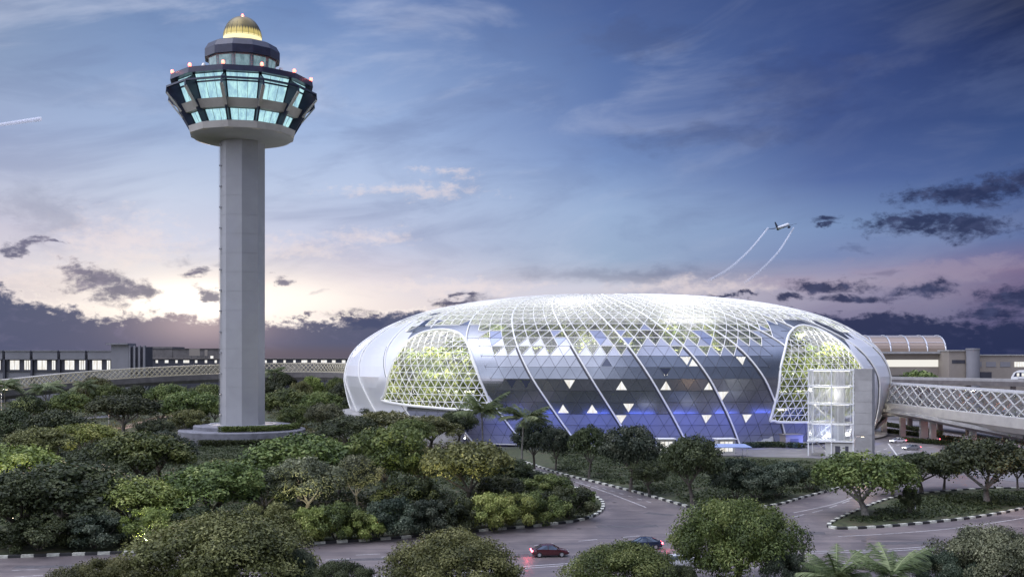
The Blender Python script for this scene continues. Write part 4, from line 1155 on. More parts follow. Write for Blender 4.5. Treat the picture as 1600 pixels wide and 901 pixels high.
# ================================================================== WALKWAYS
def link_bridge(path, ztop, h, w, deck, label, beam_h, mt='lattice_white', module=4.0, bw=.22):
    """path: list of (x, y); lattice tube of height h on a deck beam."""
    root = empty('lattice_walkway', (path[0][0], path[0][1], 0), 0, label, 'footbridge', 'lattice footbridges')
    o0 = Vector((path[0][0], path[0][1], 0))
    c = resample([Vector((x, y, z)) for x, y, z in [(p[0], p[1], zt) for p, zt in zip(path, ztop)]], module)
    c = [p - o0 for p in c]; lt = MB(); bm_ = MB(); sf = MB(); gls = {-1: MB(), 1: MB()}
    nrm = []
    for i in range(len(c)):
        d = (c[min(i + 1, len(c) - 1)] - c[max(i - 1, 0)]); d.z = 0; d.normalize(); nrm.append(Vector((d.y, -d.x, 0)))
    for i in range(len(c) - 1):
        for sg in (-1, 1):
            def side(k, v, f=0.0):
                a, b = c[k], c[min(k + 1, len(c) - 1)]; p = a.lerp(b, f); n = nrm[k].lerp(nrm[min(k + 1, len(c) - 1)], f)
                bul = math.sin(PI * v) * .5
                return p + n * sg * (w / 2 + bul) + Vector((0, 0, -h * (1 - v)))
            for f in (0, .5):
                f2 = f + .5; k2, ff2 = (i, f2) if f2 < 1 else (i + 1, 0)
                for (v0, v1) in ((0, .5), (.5, 1)):
                    lt.bar(side(i, v0, f), side(k2, v1, ff2), bw); lt.bar(side(i, v1, f), side(k2, v0, ff2), bw)
            lt.bar(side(i, 1), side(i + 1, 1), .3); lt.bar(side(i, 0.02), side(i + 1, 0.02), .35)
            gls[sg].face([side(i, .02), side(i + 1, .02), side(i + 1, .98), side(i, .98)])
        a, b = c[i], c[i + 1]; n0, n1 = nrm[i] * w / 2, nrm[i + 1] * w / 2
        for u, v in ((-1, 1),): lt.bar(a - n0, b + n1, .2); lt.bar(a + n0, b - n1, .2)
        bm_.face([a - n0 * .98 + Vector((0, 0, .1)), a + n0 * .98 + Vector((0, 0, .1)), b + n1 * .98 + Vector((0, 0, .1)), b - n1 * .98 + Vector((0, 0, .1))])
        # deck beam, trapezoid
        def ring(p, n): return [p + n * 1.15 + Vector((0, 0, -h)), p + n * 1.12 + Vector((0, 0, -h - beam_h * .62)), p + n * .75 + Vector((0, 0, -h - beam_h)), p - n * .75 + Vector((0, 0, -h - beam_h)), p - n * 1.12 + Vector((0, 0, -h - beam_h * .62)), p - n * 1.15 + Vector((0, 0, -h))]
        r0, r1 = ring(a, n0), ring(b, n1)
        for q in range(6):
            q2 = (q + 1) % 6; sf.face([r0[q], r0[q2], r1[q2], r1[q]])
    lt.build('lattice', mt, root); sf.build('deck_beam', deck, root); bm_.build('roof_sheet', 'concrete', root); [gls[k].build('glazing', 'arch_glazing', root) for k in (-1, 1)]
    return root, c, o0
rb, cc, o0 = link_bridge([(119, 283 * K), (120.5, 262 * K), (122.5, 235 * K), (124.5, 205 * K), (126.5, 170 * K), (128, 130 * K)], [16.4, 16.4, 16.3, 16.2, 16.2, 16.2], 6.0, 8, 'tower_cream', 'wide white lattice footbridge leaving the dome past the lift tower', 3.9, mt='bridge_steel', module=12.5, bw=.28)
for t_ in (0.28, .62):
    p = cc[int(t_ * (len(cc) - 1))]; mb = MB(); mb.box((p.x, p.y, 3.9), (2.2, 1.4, 7.6)); mb.build('pier', 'concrete', rb)
lp = [(-260, 330, 12.2), (-232, 362, 13.8), (-208, 388, 17), (-184, 402, 19.0), (-150, 420, 20.6), (-115, 428, 21.4), (-88, 420, 21.4), (-66, 385, 21.0), (-50, 335, 20.6)]
lpc = crom([Vector((p[0], p[1] * K, p[2])) for p in lp], 8)
mat('walk_lattice', (.52, .48, .38), .5, emit=(.9, .78, .5), es=.09)  # yellowish emission added to make the walkway bars look lit
lb_, cc, o0 = link_bridge([(p.x, p.y) for p in lpc], [p.z for p in lpc], 4.6, 5, 'dark_concrete', 'long curved lattice footbridge running behind the tower to the dome', 4.2, module=5.0, mt='walk_lattice')
for t_ in (.12, .25, .38, .5, .62, .74):
    p = cc[int(t_ * (len(cc) - 1))]; mb = MB(); zt = p.z - 8.8
    mb.tube([(p.x, p.y, 0), (p.x, p.y, zt * .5)], [.6, .5], 8)
    for sg in (-1, 1):
        mb.tube([(p.x, p.y, zt * .5), (p.x + sg * 3, p.y, zt)], [.4, .25], 6); mb.tube([(p.x, p.y, zt * .5), (p.x, p.y + sg * 2.4, zt)], [.4, .25], 6)
    mb.build('pier', 'concrete', lb_)

# ================================================================== LIFT TOWER
def lift_tower():
    p = G(1262, 712); q = G(1355, 722)
    root = empty('lift_tower', (p.x, p.y, .1), 0, 'glazed lift and stair tower with concrete slab standing before the dome', 'lift tower')
    rz = R(-22); co, si = math.cos(rz), math.sin(rz)
    D = p.y; Wg, Ws, Dp, Ht = 11.2, 4.2, 8.5, 21.6
    def L(x, y, z): return Vector((x * co - y * si, x * si + y * co, z))
    def bx(mb, x0, x1, y0, y1, z0, z1, mi=0):
        mb.prism([(L(x, y, 0).x, L(x, y, 0).y) for x, y in ((x0, y0), (x1, y0), (x1, y1), (x0, y1))], z0, z1, mi)
    mb = MB()
    zz = np.linspace(0, Ht + .3, 9)
    for a, b in zip(zz, zz[1:]): bx(mb, Wg, Wg + Ws, .0, Dp, a, b - .1); 
    bx(mb, Wg + .05, Wg + Ws - .05, .06, Dp - .06, .1, Ht + .1)
    mb.build('concrete_slab', 'concrete', root)
    fl = MB()
    for z in (3.9, 8.3, 13.2, 17.6, Ht): bx(fl, -.15, Wg - .01, -.15, Dp + .1, z - .35, z)
    fl.build('floor_slab', 'white_metal', root)
    for k, z in enumerate((3.9, 8.3, 13.2, 17.6)):
        s_ = MB(); bx(s_, 1, Wg - 1.5, 2, Dp - 2, [8.3, 13.2, 17.6, Ht][k] - .52, [8.3, 13.2, 17.6, Ht][k] - .42); s_.build('ceiling_light', 'white_lamp', root)
    co_ = MB()
    for x, y in ((0, 0), (Wg * .5, 0), (Wg - .4, 0), (0, Dp), (Wg - .4, Dp)): bx(co_, x, x + .3, y, y + .3, 0, Ht - .35)
    for x in np.linspace(1.4, Wg - 1, 7): bx(co_, x, x + .09, -.02, .07, 4, Ht - .35)
    co_.build('mullions', 'white_metal', root)
    g = MB(); g2 = MB()
    for z0, z1 in ((3.95, 7.9), (8.35, 12.8), (13.25, 17.2), (17.65, 21.4)):
        g.face([L(.1, .15, z0), L(Wg - .1, .15, z0), L(Wg - .1, .15, z1), L(.1, .15, z1)]); g2.face([L(.1, .15, z0), L(.1, Dp, z0), L(.1, Dp, z1), L(.1, .15, z1)])
    g.build('glazing', 'lift_glazing', root); g2.build('side_glazing', 'lift_glazing', root)
    # lift shaft and stair flights inside
    sh = MB(); bx(sh, Wg * .55, Wg * .55 + 2.4, 3, 5.6, 0, Ht - .4); sh.build('lift_shaft', 'steel', root)
    st = MB()
    for k, (z0, z1) in enumerate(((0, 3.9), (3.9, 8.0), (8.3, 12.8), (13.2, 17.2))):
        a, b = (1, 5.2) if k % 2 else (5.2, 1)
        st.bar(L(a, 4.5, z0 + .2), L(b, 4.5, z1 - .3), 1.4, .25)
    st.build('stair', 'white_metal', root)
    kb = MB(); bx(kb, 4.2, Wg - .1, .4, 6, 0, 3.3); kb.build('entrance_kiosk', 'terrace_white', root)
    dr = MB(); bx(dr, 6.6, 7.8, .37, .4, 0, 2.6); bx(dr, 9, 9.8, .37, .4, 0, 2.6); dr.build('door', 'terminal_dark', root)
    lamp('POINT', tuple(root.location + L(6, 1.2, 15.3)), 220, (1, .96, .9), 1.6); lamp('POINT', tuple(root.location + L(4, 1.5, 6.5)), 260, (.5, .6, 1), 1.6)
lift_tower()
# kiosks, canopy and utility box by the dome entrance
def kiosk(px, py, w, d, h, label, m='terrace_white', rz=0):
    p = G(px, py); root = empty('entrance_kiosk', (p.x, p.y, .1), rz, label, 'kiosk')
    mb = MB(); mb.box((0, 0, h / 2), (w, d, h)); mb.build('wall', m, root)
    mb = MB(); mb.box((0, -.1, h + .12), (w + .7, d + .9, .2)); mb.build('roof', 'white_metal', root)
    mb = MB(); mb.box((0, -d / 2 - .02, h * .5), (w * .75, .06, h * .7)); w_ = mb.build('window', 'lit_window', root)
    mb = MB()
    for x in np.linspace(-w * .375, w * .375, 4): mb.box((x, -d / 2 - .06, h * .5), (.12, .06, h * .72))
    mb.build('frame', 'steel', w_)
kiosk(1040, 708, 4.2, 3, 3.6, 'small white lit kiosk between the round dark trees and the dome')
kiosk(1132, 708, 4.6, 3, 3.6, 'white lit entrance kiosk beside the blue canopy', rz=R(8))
p = G(1142, 712); root = empty('entrance_canopy', (p.x - 1, p.y - 2, .1), 0, 'low pale blue glass canopy in front of the white kiosk', 'canopy')
mb = MB(); mb.face([(-5, -1.5, 2.4), (5.5, -1.5, 2.4), (4.5, 3, 2.9), (-4, 3, 2.9)]); mb.face([(-5, -1.5, 2.25), (-4, 3, 2.75), (4.5, 3, 2.75), (5.5, -1.5, 2.25)])
for a, b in (((-5, -1.5), (5.5, -1.5)), ((5.5, -1.5), (4.5, 3)), ((-4, 3), (-5, -1.5))): mb.bar((a[0], a[1], 2.33 if a[1] < 0 else 2.8), (b[0], b[1], 2.33 if b[1] < 0 else 2.8), .18)
mb.build('canopy_roof', 'canopy_blue', root)
mb = MB()
for x, y in ((-4, -1), (4.4, -1), (-3.6, 2.6), (4, 2.6)): mb.tube([(x, y, 0), (x, y, 2.4)], .09, 8)
mb.build('canopy_posts', 'steel', root)
p = G(1225, 700); root = empty('ventilation_house', (p.x, p.y, .1), R(10), 'low brown service block with flat roof beside the lift tower', 'service block')
mb = MB(); mb.box((3, 2, 1.7), (5, 4, 3.4)); mb.build('wall', 'terminal_tan', root); mb = MB(); mb.box((3, 2, 3.5), (5.6, 4.6, .25)); mb.build('roof', 'dark_concrete', root)
mb = MB()
for k in range(5): mb.box((3, -.04, .9 + k * .35), (2.4, .06, .18))
mb.build('louvre', 'dark_metal', root)
p = G(1190, 697); root = empty('entrance_ramp', (p.x, p.y, .1), 0, 'pale stepped entrance wedge under the foot of the dome', 'steps')
mb = MB()
for k in range(6): mb.box((0 + k * .6, 1.5 + k * .5, .3 + k * .32), (6 - k * .7, .9, .6 + k * .64))
mb.build('steps', 'terrace_white', root)

# ================================================================== TERMINALS
def terminal_long():
    D = 450 * K; x0, x1 = AX(-120, D), AX(180, D)
    root = empty('terminal_building', (x0, D, 0), 0, 'long grey terminal with square lit windows at the far side of the grove', 'terminal')
    L = x1 - x0; zt = ZY(548, D)
    mb = MB(); mb.box((L / 2, 12, (zt - 4.5) / 2), (L, 24, zt - 4.5)); mb.build('wall', 'terminal_wall', root)
    n = 7; bw = L / n
    for k in range(n):
        mb = MB(); mb.box((bw * (k + .5), 11, zt - 2.3), (bw - 1.6, 26.5, 4.5)); mb.box((bw * (k + .5), 11, zt + .1), (bw - .9, 27.5, .5)); mb.build('roof_bay', 'terminal_wall', root)
        mb = MB(); mb.box((bw * (k + .5), -.3, zt - 8.0), (bw * .86, .7, 6.2)); mb.build('recess', 'terminal_dark', root)
        mb = MB(); mb.box((bw * k, -1.2, zt / 2 - 2), (1.1, 1.6, zt - 5)); mb.build('column', 'terminal_dark', root)
        for a, w in ((.36, 5.2), (.78, 2.2), (.86, 2.2) if k % 2 else (.78, 2.0)):
            mb = MB(); mb.box((bw * k + bw * a, -.72, zt - 7.6), (w, .12, 5.0)); o_ = mb.build('window', 'lit_window', root)
            mb = MB()
            for u in (-.5, 0, .5): mb.box((bw * k + bw * a + u * w, -.83, zt - 7.6), (.14, .08, 5.2))
            mb.build('frame', 'terminal_dark', o_)
    mb = MB(); mb.box((L / 2, -.5, 9), (L, .6, 3)); mb.build('lower_band', 'concrete', root)
terminal_long()
def stair_block():
    D = 440 * K; x0 = AX(172, D)
    root = empty('stair_block', (x0, D, 0), 0, 'grey block with vertical fins at the end of the long terminal', 'building')
    w = AX(226, D) - x0; zt = ZY(538, D)
    mb = MB(); mb.box((w * .28, 6, zt / 2), (w * .5, 12, zt)); mb.box((w * .22, 5.2, zt + .3), (w * .62, 14, .8)); mb.build('wall', 'terminal_wall', root)
    mb = MB(); mb.box((w * .76, 7, zt / 2 - .6), (w * .5, 11, zt - 1.2)); mb.build('stair_core', 'terminal_dark', root)
    for k in range(4):
        mb = MB(); mb.box((w * (.56 + k * .14), 1, zt / 2 - .3), (.9, 2, zt - .6)); mb.build('fin', 'terminal_wall', root)
stair_block()
def low_far():
    D = 520 * K; x0, x1 = AX(222, D), AX(560, D)
    root = empty('service_building', (x0, D, 0), 0, 'low dark brown building with a row of small lit windows on the skyline', 'building')
    L = x1 - x0; zt = ZY(566, D) + 2.2
    mb = MB(); mb.box((L / 2, 10, zt / 2), (L, 20, zt)); mb.build('wall', 'terminal_dark', root)
    mb = MB(); mb.box((L / 2, 9.6, zt + .15), (L + 1, 21, .3)); mb.build('roof', 'dark_concrete', root)
    for k in range(22):
        w = random.choice((1.4, 2.2, 3.6)); mb = MB(); mb.box((L * (k + .5) / 22, -.06, zt - 1.6), (w, .12, 1.7)); mb.build('window', 'lit_window', root)
    root = empty('warehouse', (AX(225, 600 * K), 600 * K, 0), 0, 'dark flat roofed hall rising behind the low row of lit windows', 'building')
    z2 = ZY(545, 600 * K); w = AX(345, 600 * K) - AX(225, 600 * K)
    mb = MB(); mb.box((w / 2, 15, z2 / 2), (w, 30, z2)); mb.box((w * .22, 14.9, z2 / 2 + .8), (w * .3, 30.4, z2 + 1.6)); mb.build('wall', 'dark_concrete', root)
    mb = MB(); mb.box((w / 2, 14.8, z2 + .2), (w + 1, 31, .4)); mb.build('roof', 'terminal_dark', root)
    for px, w_, zz, hh in ((304, 7.5, ZY(550, 590 * K), 5), (322, 2, ZY(551, 590 * K), 4.4), (331, 2, ZY(560, 590 * K), 4)):
        root = empty('sign_panel', (AX(px, 590 * K), 590 * K, 0), 0, {304: 'square pale rooftop sign panel on the skyline before the tower shaft', 322: 'slim dim panel beside the square pale sign', 331: 'bright narrow panel next to the tower shaft'}[px], 'sign')
        mb = MB(); mb.box((0, 0, zz), (w_, .5, hh)); mb.build('panel', 'lit_window' if px == 331 else 'terminal_tan', root)
        mb = MB(); mb.box((-w_ * .3, .4, zz / 2), (.3, .3, zz)); mb.box((w_ * .3, .4, zz / 2), (.3, .3, zz)); mb.build('posts', 'dark_metal', root)
low_far()
def vault():
    D = 400 * K; x0, x1 = AX(1335, D), AX(1478, D); L = x1 - x0
    root = empty('vaulted_terminal', (x0, D, 0), 0, 'terminal with a glazed barrel vault roof and bright white facade beyond the dome', 'terminal')
    zb, zt = ZY(549, D), ZY(524, D)
    arc = [(y, z) for y, z in ((12 - 12 * math.cos(a), zb + (zt - zb) * math.sin(a)) for a in np.linspace(.0, PI, 17))]
    mb = MB()
    for (y0, z0), (y1, z1) in zip(arc, arc[1:]): mb.face([(0, y0, z0), (L, y0, z0), (L, y1, z1), (0, y1, z1)])
    mb.face([(L, y, z) for y, z in arc]); mb.face([(0, y, z) for y, z in arc][::-1])
    mb.build('vault', 'vault_glass', root)
    for k in range(6):
        mb = MB(); x = L * (.0 + k / 5) ; mb.tube([(x, y - .15 * math.cos(a), z + .2) for (y, z), a in zip(arc, np.linspace(0, PI, 17))], .38, 6); mb.build('vault_rib', 'steel', root)
    mb = MB()
    for q in (3, 6, 8): mb.tube([(0, arc[q][0], arc[q][1] + .1), (L, arc[q][0], arc[q][1] + .1)], .14, 5)
    mb.build('purlins', 'steel', root)
    mb = MB(); mb.box((L / 2, 11, zb - .5), (L + 9, 28, 1.0)); mb.build('eaves', 'concrete', root)
    mb = MB(); mb.box((L / 2 + 1, 12, zb - 3), (L, 24, 4)); mb.build('upper_wall', 'terminal_tan', root)
    zf0, zf1 = ZY(586, D), ZY(562, D)
    mb = MB(); mb.box((L / 2 + 1, 1.2, (zf0 + zf1) / 2), (L - 1, 1.8, zf1 - zf0)); mb.build('inner_wall', 'terminal_tan', root)
    mb = MB(); mb.box((L / 2 + .5, .1, zf1 - 1.6), (L, .3, 3.4)); mb.build('light_box', 'facade_glow', root)
    mb = MB(); mb.box((L - .8, .0, (zf0 + zf1) / 2 - 1.9), (3.2, .35, zf1 - zf0 - 3.5)); mb.build('lit_pier', 'facade_glow', root)
    mb = MB(); mb.box((L / 2, 13, zf0 / 2), (L + 2, 22, zf0)); mb.build('base', 'concrete', root)
MATS['facade_glow'] = m_emit('facade_glow', (.92, .88, .80), .95, None, .4)
vault()
def right_low():
    D = 390 * K
    def blk(name, px0, px1, py, lab, mt, y=0, extra=None):
        x0, x1 = AX(px0, D), AX(px1, D); z = ZY(py, D); root = empty(name, (x0, D + y, 0), 0, lab, 'building')
        mb = MB(); mb.box(((x1 - x0) / 2, 10, z / 2), (x1 - x0, 20, z)); mb.build('wall', mt, root)
        mb = MB(); mb.box(((x1 - x0) / 2, 9.7, z + .2), (x1 - x0 + .8, 21, .5)); mb.build('roof', 'concrete', root)
        return root, x1 - x0, z
    r, w, z = blk('annex_building', 1483, 1512, 548, 'tan annex next to the vaulted terminal', 'terminal_tan')
    mb = MB(); mb.box((w * .5, -.1, z - 5), (w * .7, .2, 1.6)); mb.build('window', 'terminal_dark', r)
    r, w, z = blk('airport_building', 1519, 1720, 555, 'long tan building with a flat roof behind the people mover', 'terminal_tan', 3)
    for k in range(9):
        mb = MB(); mb.box((w * (k + .5) / 9, -.1, z - 4.2), (w / 9 * .7, .2, 2.4)); mb.build('window', 'lit_window' if k in (3,) else 'terminal_wall', r)
    mb = MB(); mb.box((w * .12, -.2, z - 9.5), (6, .4, 3.4)); mb.build('loading_door', 'terminal_dark', r)
    root = empty('round_stair_tower', (AX(1516, D), D - 3, 0), 0, 'slim cylindrical tan stair tower between the flat roofed buildings', 'building')
    z = ZY(546, D - 3); mb = MB().lathe([(3.0, 0), (3.0, z), (3.2, z), (3.2, z + .6), (0, z + .7)], 24); mb.build('wall', 'terminal_wall', root)
right_low()
tv = tree(AX(1437, 372 * K), 372 * K, 19, ZY(579, 372 * K), 'dome', 'leaf_mid', 'round green tree in front of the white lit facade beyond the footbridge', fine=0, cb=9, z0=.05)
# elevated guideway with train
root = empty('guideway', (0, 0, 0), 0, 'flat grey elevated track crossing behind the lattice footbridge', 'guideway')
pa, pb = W(1372, 592, 345), W(1760, 603, 285); zt = pa.z
mb = MB(); d = (pb - pa); d.z = 0; d.normalize(); n = Vector((d.y, -d.x, 0)) 
pa.z = pb.z = 15.6
def slab(a, b, n, w, z0, z1, mb): mb.prism([(p.x, p.y) for p in (a + n * w, b + n * w, b - n * w, a - n * w)], z0, z1)
slab(pa, pb, n, 5.5, 13.9, 15.6, mb); mb.build('deck', 'dark_concrete', root)
mb = MB(); slab(pa + n * 5.3, pb + n * 5.3, n, .2, 15.604, 16.5, mb); slab(pa - n * 5.3, pb - n * 5.3, n, .2, 15.604, 16.5, mb); mb.build('parapet', 'concrete', root)
for t_ in np.linspace(.05, .95, 6):
    p = pa.lerp(pb, t_); mb = MB(); mb.tube([(p.x, p.y, 0), (p.x, p.y, 13.95)], [1.1, 1.0], 12); mb.build('pier', 'concrete', root)
def train():
    p = pa.lerp(pb, .46); rz = math.atan2(d.y, d.x)
    p = Vector((AX(1562, 318 * K), 318 * K, 15.7)); 
    # put it on the deck axis
    t_ = (p.x - pa.x) / (pb.x - pa.x); p = pa.lerp(pb, t_); p.z = 15.72
    root = empty('people_mover', p, rz, 'white people mover train with dark glass on the elevated track', 'train')
    Lc = 16; nose = [(0, .5), (.15, 1.5), (1.1, 3.1), (2.6, 3.9), (3.6, 4.1), (Lc, 4.1), (Lc, .4), (.4, .4)]
    mb = MB(); A = [(x, -1.5, z) for x, z in nose]; B = [(x, 1.5, z) for x, z in nose]; mb.face(A); mb.face(B[::-1])
    for i in range(len(nose)): j = (i + 1) % len(nose); mb.face([A[i], B[i], B[j], A[j]])
    mb.build('body', 'white_metal', root)
    mb = MB(); mb.face([(.22, -1.3, 1.62), (1.05, -1.3, 3.0), (1.05, 1.3, 3.0), (.22, 1.3, 1.62)]); mb.face([(1.1, -1.52, 1.7), (Lc - .1, -1.52, 1.7), (Lc - .1, -1.52, 3.3), (2.0, -1.52, 3.3)]); mb.build('windscreen', 'navy', root)
    for k in range(7):
        mb = MB(); mb.box((2.9 + k * 1.9, -1.56, 2.45), (.95, .06, 1.2)); mb.build('window', 'lit_window', root)
    mb = MB(); mb.box((Lc / 2, 0, .22), (Lc - 2, 2.2, .44)); mb.build('bogie', 'dark_metal', root)
    mb = MB(); mb.box((Lc / 2 + 1.4, -1.53, .95), (Lc - 2.8, .05, .22)); mb.build('stripe', 'navy', root)
train()

# ramps and viaduct under the footbridge
def ramp(label, pts, w, m='plaza', parapet='concrete', thick=1.0, piers=True, name='viaduct'):
    q = crom(pts, 8); o0 = Vector((q[0].x, q[0].y, 0)); q = [p - o0 for p in q]; root = empty(name, o0, 0, label, 'viaduct', 'road ramps beside the dome')
    dk, pr = MB(), [MB(), MB()]; last = None
    for i in range(len(q) - 1):
        def ns(k): d = q[min(k + 1, len(q) - 1)] - q[max(k - 1, 0)]; d.z = 0; d.normalize(); return Vector((d.y, -d.x, 0))
        a, b, na, nb = q[i], q[i + 1], ns(i) * w / 2, ns(i + 1) * w / 2; t = Vector((0, 0, -thick))
        dk.face([a + na, b + nb, b - nb, a - na]); dk.face([a + na * .6 + t, a - na * .6 + t, b - nb * .6 + t, b + nb * .6 + t])
        dk.face([a + na, a + na * .6 + t, b + nb * .6 + t, b + nb]); dk.face([a - na, b - nb, b - nb * .6 + t, a - na * .6 + t])
        for s, sg in enumerate((1, -1)):
            up = Vector((0, 0, .9)); o1, o2 = a + na * sg, b + nb * sg; i1, i2 = a + na * sg * .95, b + nb * sg * .95
            pr[s].face([o1, o2, o2 + up, o1 + up]); pr[s].face([i1, i1 + up, i2 + up, i2]); pr[s].face([o1 + up, o2 + up, i2 + up, i1 + up])
    dk.build('deck', m, root); pr[0].build('parapet', parapet, root); pr[1].build('parapet', parapet, root)
    if piers:
        for k in range(4, len(q) - 2, 7):
            if q[k].z > 2: mb = MB(); mb.box((q[k].x, q[k].y, (q[k].z - thick) / 2), (1.6, 1.2, q[k].z - thick)); mb.build('pier', 'concrete', root)
    return root
ramp('curving ramp rising behind the lift tower', [W(1350, 668, 262) , W(1372, 650, 268), W(1400, 644, 262), W(1450, 650, 240), W(1520, 664, 220), W(1620, 684, 205)], 9)
ramp('lower road ramp under the footbridge, red light painted on its deck', [W(1400, 640, 300), W(1450, 648, 285), W(1500, 658, 270), W(1560, 672, 250), W(1660, 694, 225)], 10, m='brick_red')  # red glow of the traffic put into the deck colour
ramp('far road ramp under the footbridge, warm light painted on its deck', [W(1380, 630, 330), W(1450, 637, 318), W(1540, 652, 290), W(1680, 672, 255)], 8, m='road_painted_glow')  # warm traffic light put into the deck colour
for px, py in ((1490, 662), (1530, 672), (1565, 682)):
    p = G(px, py + 22); lamp('POINT', (p.x, p.y - 3, 7.5), 1500, (1, .28, .15), .5)
mb = MB()
strip(mb, [G(1370, 706), G(1420, 690), G(1490, 678), G(1600, 672)], .25, z=.108, dash=(4, 4)); strip(mb, [G(1372, 716), G(1440, 700), G(1520, 692), G(1640, 690)], .25, z=.108, dash=(4, 4)); strip(mb, [G(1388, 693), G(1402, 712)], .4, z=.109)
struct(mb.build('road_markings', 'paint'))
for k, (a, b, lab) in enumerate((((1375, 664), (1470, 680), 'clipped hedge dotted along the ramp behind the lift tower'), ((1385, 676), (1500, 690), 'long low hedge between the car park lanes'), ((1410, 690), (1530, 700), 'lowest of the three hedges between the lanes'))):
    hedge([G(*a), G((a[0] + b[0]) / 2, (a[1] + b[1]) / 2), G(*b)], 1.8, 1.3, .1, lab, 'leaf_dark')

# distant tree belt
def belt(D, x0, x1, hmax, n, label):
    P = np.empty((n, 3)); P[:, 0] = RNG.uniform(x0, x1, n); P[:, 1] = D + RNG.uniform(-12, 12, n)
    top = hmax * (.62 + .2 * np.sin(P[:, 0] * .05) + .18 * np.sin(P[:, 0] * .17 + 1)); P[:, 2] = top * RNG.random(n) ** .6
    nr = RNG.normal(size=(n, 3)); nr[:, 1] -= .6; nr /= np.linalg.norm(nr, axis=1)[:, None]
    me = quads_mesh('distant_woodland', P, nr, 2.4, .35 + RNG.normal(size=n) * .15, 'leaf_dark', .8)
    o = bpy.data.objects.new('distant_woodland', me); C.objects.link(o); tag(o, label, 'woodland', kind='stuff')
belt(560 * K, -420, 420, 17, 9000, 'dark belt of far trees closing the view below the horizon')
belt(900 * K, -900, 900, 22, 9000, 'farthest dark line of trees along the horizon')

# ================================================================== CARS
mat('paint_tail_glow', (.07, .014, .018), .18, spec=.8); mat('paint_black', (.02, .02, .022), .18, spec=.8); mat('paint_blue', (.012, .02, .045), .18, spec=.8); mat('paint_white', (.7, .71, .74), .25)  # first colour carries the tail lamps' red glow painted into a dark body
mat('paint_silver', (.4, .4, .42), .3, metal=.5)
def car(p, rz, paint, label, z=.06, lit_head=False, lit_tail=True, group=None):
    root = empty('parked_car' if False else 'car', (p[0], p[1], z), rz, label, 'car', group)
    # side profile (x forward), loops across the width
    st = [(-2.30, .42, .78, .70, .80), (-2.22, .32, .95, .80, .86), (-1.75, .26, 1.02, .86, .90), (-1.2, .24, 1.04, .88, .91), (0, .24, .99, .89, .91), (1.0, .24, .96, .88, .90), (1.7, .26, .86, .85, .89), (2.15, .32, .72, .78, .84), (2.35, .42, .60, .64, .74)]
    mb = MB(); rings = []
    for x, zb, ztp, wt, wb in st:
        r = [(x, -wb * .92, zb), (x, -wb, zb + .18), (x, -wb, (zb + ztp) / 2 + .06), (x, -wt, ztp - .04), (x, -wt * .8, ztp), (x, 0, ztp + .03), (x, wt * .8, ztp), (x, wt, ztp - .04), (x, wb, (zb + ztp) / 2 + .06), (x, wb, zb + .18), (x, wb * .92, zb)]
        rings.append(r)
    for a, b in zip(rings, rings[1:]):
        for i in range(len(a)): j = (i + 1) % len(a); mb.face([a[i], a[j], b[j], b[i]])
    mb.face(rings[0][::-1]); mb.face(rings[-1]); mb.build('body', paint, root, True)
    # greenhouse
    base = [(-1.85, 1.0), (-1.05, 1.42), (-.35, 1.50), (.35, 1.46), (1.25, .95)]
    g = MB(); 
    def sec(x, z, w): return [(x, -w, z), (x, w, z)]
    bot = [(-1.85, 1.0, .80), (-1.2, .98, .86), (-.3, .97, .88), (.5, .95, .88), (1.3, .90, .80)]; top = [(-1.05, 1.40, .60), (-1.0, 1.41, .62), (-.3, 1.47, .64), (.3, 1.44, .63), (.35, 1.43, .62)]
    for s in (-1, 1):
        for i in range(4):
            g.face([(bot[i][0], s * bot[i][2], bot[i][1]), (bot[i + 1][0], s * bot[i + 1][2], bot[i + 1][1]), (top[i + 1][0], s * top[i + 1][2], top[i + 1][1]), (top[i][0], s * top[i][2], top[i][1])])
    g.face([(-1.85, -.8, 1.0), (-1.85, .8, 1.0), (-1.05, .6, 1.40), (-1.05, -.6, 1.40)]); g.face([(1.3, -.8, .9), (1.3, .8, .9), (.35, .62, 1.43), (.35, -.62, 1.43)])
    g.build('glazing', 'car_glass', root)
    rf = MB()
    for i in range(4): rf.face([(top[i][0], -top[i][2] - .02, top[i][1] + .01), (top[i + 1][0], -top[i + 1][2] - .02, top[i + 1][1] + .01), (top[i + 1][0], 0, top[i + 1][1] + .05), (top[i][0], 0, top[i][1] + .05)]); rf.face([(top[i][0], top[i][2] + .02, top[i][1] + .01), (top[i + 1][0], top[i + 1][2] + .02, top[i + 1][1] + .01), (top[i + 1][0], 0, top[i + 1][1] + .05), (top[i][0], 0, top[i][1] + .05)])
    for s in (-1, 1):
        for (b, t_) in (((-1.85, .81, 1.0), (-1.05, .62, 1.41)), ((-.3, .89, .97), (-.3, .65, 1.47)), ((1.3, .81, .9), (.35, .63, 1.44))): rf.bar((b[0], s * b[1], b[2]), (t_[0], s * t_[1], t_[2]), .07)
    rf.build('roof', paint, root)
    for x in (-1.4, 1.4):
        for s in (-1, 1):
            w = MB(); w.tube([(x, s * .92, .33), (x, s * .72, .33)], .33, 16); wo = w.build('wheel', 'rubber', root); r_ = MB(); r_.tube([(x, s * .935, .33), (x, s * .90, .33)], .21, 12); r_.build('rim', 'steel', wo)
    for s in (-1, 1):
        t = MB(); t.box((-2.26, s * .62, .78), (.22, .44, .2)); t.build('tail_light', 'tail_lamp' if lit_tail else 'brick_red', root)
        t = MB(); t.box((2.25, s * .58, .62), (.16, .34, .14)); t.build('headlight', 'head_lamp' if lit_head else 'steel', root)
        t = MB(); t.box((.85, s * .98, 1.0), (.16, .2, .13)); t.build('mirror', paint, root)
    t = MB(); t.box((-2.33, 0, .58), (.03, .5, .12)); t.build('number_plate', 'paint', root)
    return root
